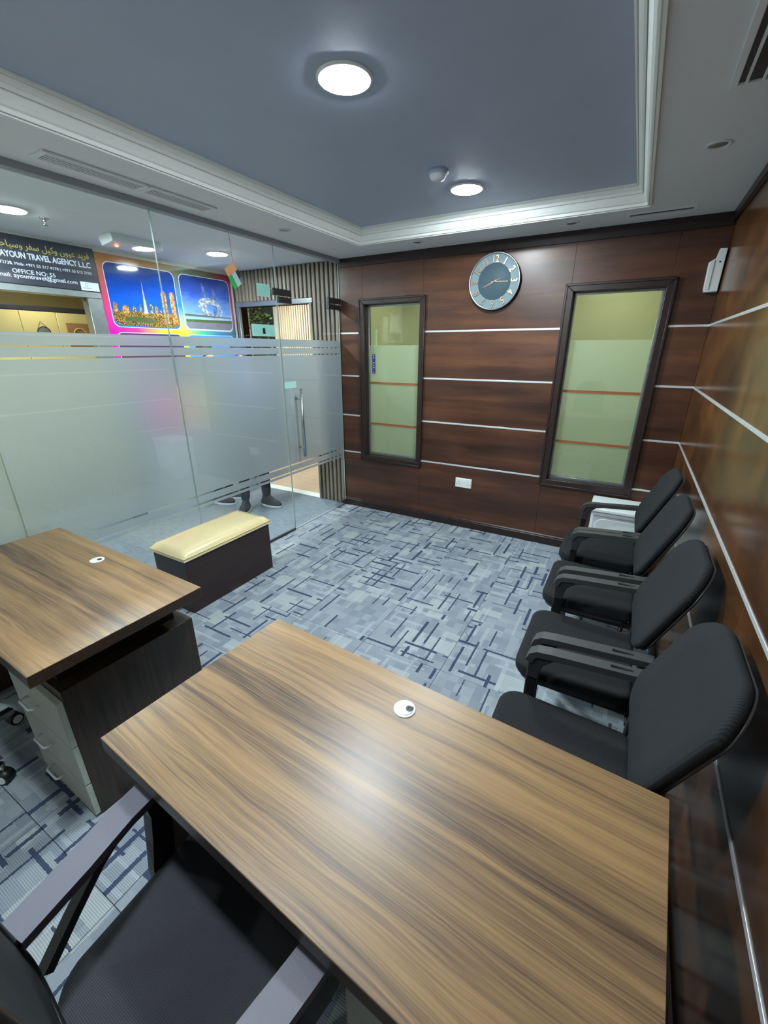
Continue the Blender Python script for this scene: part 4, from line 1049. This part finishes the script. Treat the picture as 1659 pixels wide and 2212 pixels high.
def person(label, loc, rz, feet, s=1.0):
    """figure facing local +x; feet: ankle (x, y, toe angle) for left and right"""
    t = thing('person', label, 'person', loc, rz)
    j = {'pelvis': ((0, 0, .94), (.125, .15)), 'waist': ((0, 0, 1.06), (.11, .135)), 'chest': ((.01, 0, 1.25), (.125, .165)), 'collar': ((0, 0, 1.40), (.08, .10)),
         'neck': ((.01, 0, 1.465), .052), 'skull': ((.025, 0, 1.545), (.075, .070)), 'crown': ((.02, 0, 1.63), (.072, .066))}
    e = [('pelvis', 'waist'), ('waist', 'chest'), ('chest', 'collar'), ('collar', 'neck'), ('neck', 'skull'), ('skull', 'crown')]
    for sd, y, (fx, fy, fa) in (('l', 1, feet[0]), ('r', -1, feet[1])):
        j['hip' + sd] = ((0, .09 * y, .87), .088); j['knee' + sd] = ((fx * .5 + .03, .09 * y * .5 + fy * .5, .49), .062); j['calf' + sd] = ((fx * .8 + .01, fy * .9 + .01 * y, .30), .058); j['ankle' + sd] = ((fx, fy, .085), .050)
        e += [('pelvis', 'hip' + sd), ('hip' + sd, 'knee' + sd), ('knee' + sd, 'calf' + sd), ('calf' + sd, 'ankle' + sd)]
        j['sho' + sd] = ((0, .185 * y, 1.365), .058); j['elb' + sd] = ((-.03, .225 * y, 1.09), .043); j['wri' + sd] = ((.05, .225 * y, .86), .030); j['palm' + sd] = ((.07, .222 * y, .79), (.030, .018)); 
        e += [('collar', 'sho' + sd), ('sho' + sd, 'elb' + sd), ('elb' + sd, 'wri' + sd), ('wri' + sd, 'palm' + sd)]
        for k in range(4):
            j['f%d%s' % (k, sd)] = ((.055 + .014 * k, .216 * y, .735), .009); j['g%d%s' % (k, sd)] = ((.055 + .014 * k, .206 * y, .695 + .006 * abs(k - 1)), .008)
            e += [('palm' + sd, 'f%d%s' % (k, sd)), ('f%d%s' % (k, sd), 'g%d%s' % (k, sd))]
        j['t0' + sd] = ((.105, .205 * y, .775), .010); j['t1' + sd] = ((.115, .195 * y, .735), .009); e += [('palm' + sd, 't0' + sd), ('t0' + sd, 't1' + sd)]
    j['nose'] = ((.105, 0, 1.555), .012); e.append(('skull', 'nose'))
    bm = skin_body(j, e, 'pelvis')
    for f in bm.faces:
        c = f.calc_center_median()
        f.material_index = 0 if c.z < .98 and abs(c.y) < .19 else 2 if c.z > 1.43 or c.z < .88 else 1
        f.smooth = True
    obj('body', bm, ['trouser', 'shirt', 'skin'], t, local=True)
    bm = bmesh.new(); bmesh.ops.create_uvsphere(bm, u_segments=20, v_segments=12, radius=.09)
    for v in bm.verts: v.co = Vector((v.co.x * .98 - .005, v.co.y * .9, max(v.co.z, -.045) * .85 + 1.655))
    obj('hair', bm, 'hair', t, local=True, smooth=True)
    for (fx, fy, fa) in feet:
        sh = bmesh.new(); n = 24
        def outl(k, z, toe=1.0):
            pts = []
            for q in range(n):
                a = 2 * math.pi * q / n; x = .145 * math.cos(a); y = .048 * math.sin(a) * (1.08 + .12 * math.cos(a - .3))
                x *= toe if x > 0 else 1
                pts.append(Vector((x * k + .055, y * k, z)))
            return pts
        rings = [[sh.verts.new(p) for p in outl(1, .022)], [sh.verts.new(p) for p in outl(1.0, .045)], [sh.verts.new(p) for p in outl(.92, .065, .95)],
                 [sh.verts.new(Vector((p.x * .72 - .012, p.y * .80, .085 + .02 * (p.x < .05)))) for p in outl(.85, 0)], [sh.verts.new(Vector((p.x * .45 - .028, p.y * .72, .125))) for p in outl(.85, 0)]]
        for a, b in zip(rings[:-1], rings[1:]):
            for q in range(n): f = sh.faces.new((a[q], a[(q + 1) % n], b[(q + 1) % n], b[q])); f.smooth = True
        sh.faces.new(rings[-1]); sh.faces.new(rings[0][::-1])
        bmesh.ops.recalc_face_normals(sh, faces=sh.faces[:])
        T = Matrix.Translation((fx, fy, 0)) @ Matrix.Rotation(R(fa), 4, 'Z')
        sh.transform(T); shoe = obj('shoe', sh, 'shoe', t, local=True)
        so = bmesh.new(); prism(so, [(p.x * 1.03 - .002, p.y * 1.06, .0) for p in outl(1, 0)], (0, 0, .026), .004, 1); so.transform(T); obj('sole', so, 'sole', shoe, local=True)
    return t
person('person in dark trousers and dark sneakers standing behind the glass by the bench', (-.80, -.615, 0), R(-20), [(.02, .125, 22), (.0, -.115, -38)])
person('person behind the frosted glass with only one shoe tip showing', (-1.285, -.625, 0), R(20), [(.0, .10, 5), (-.02, -.10, -5)])
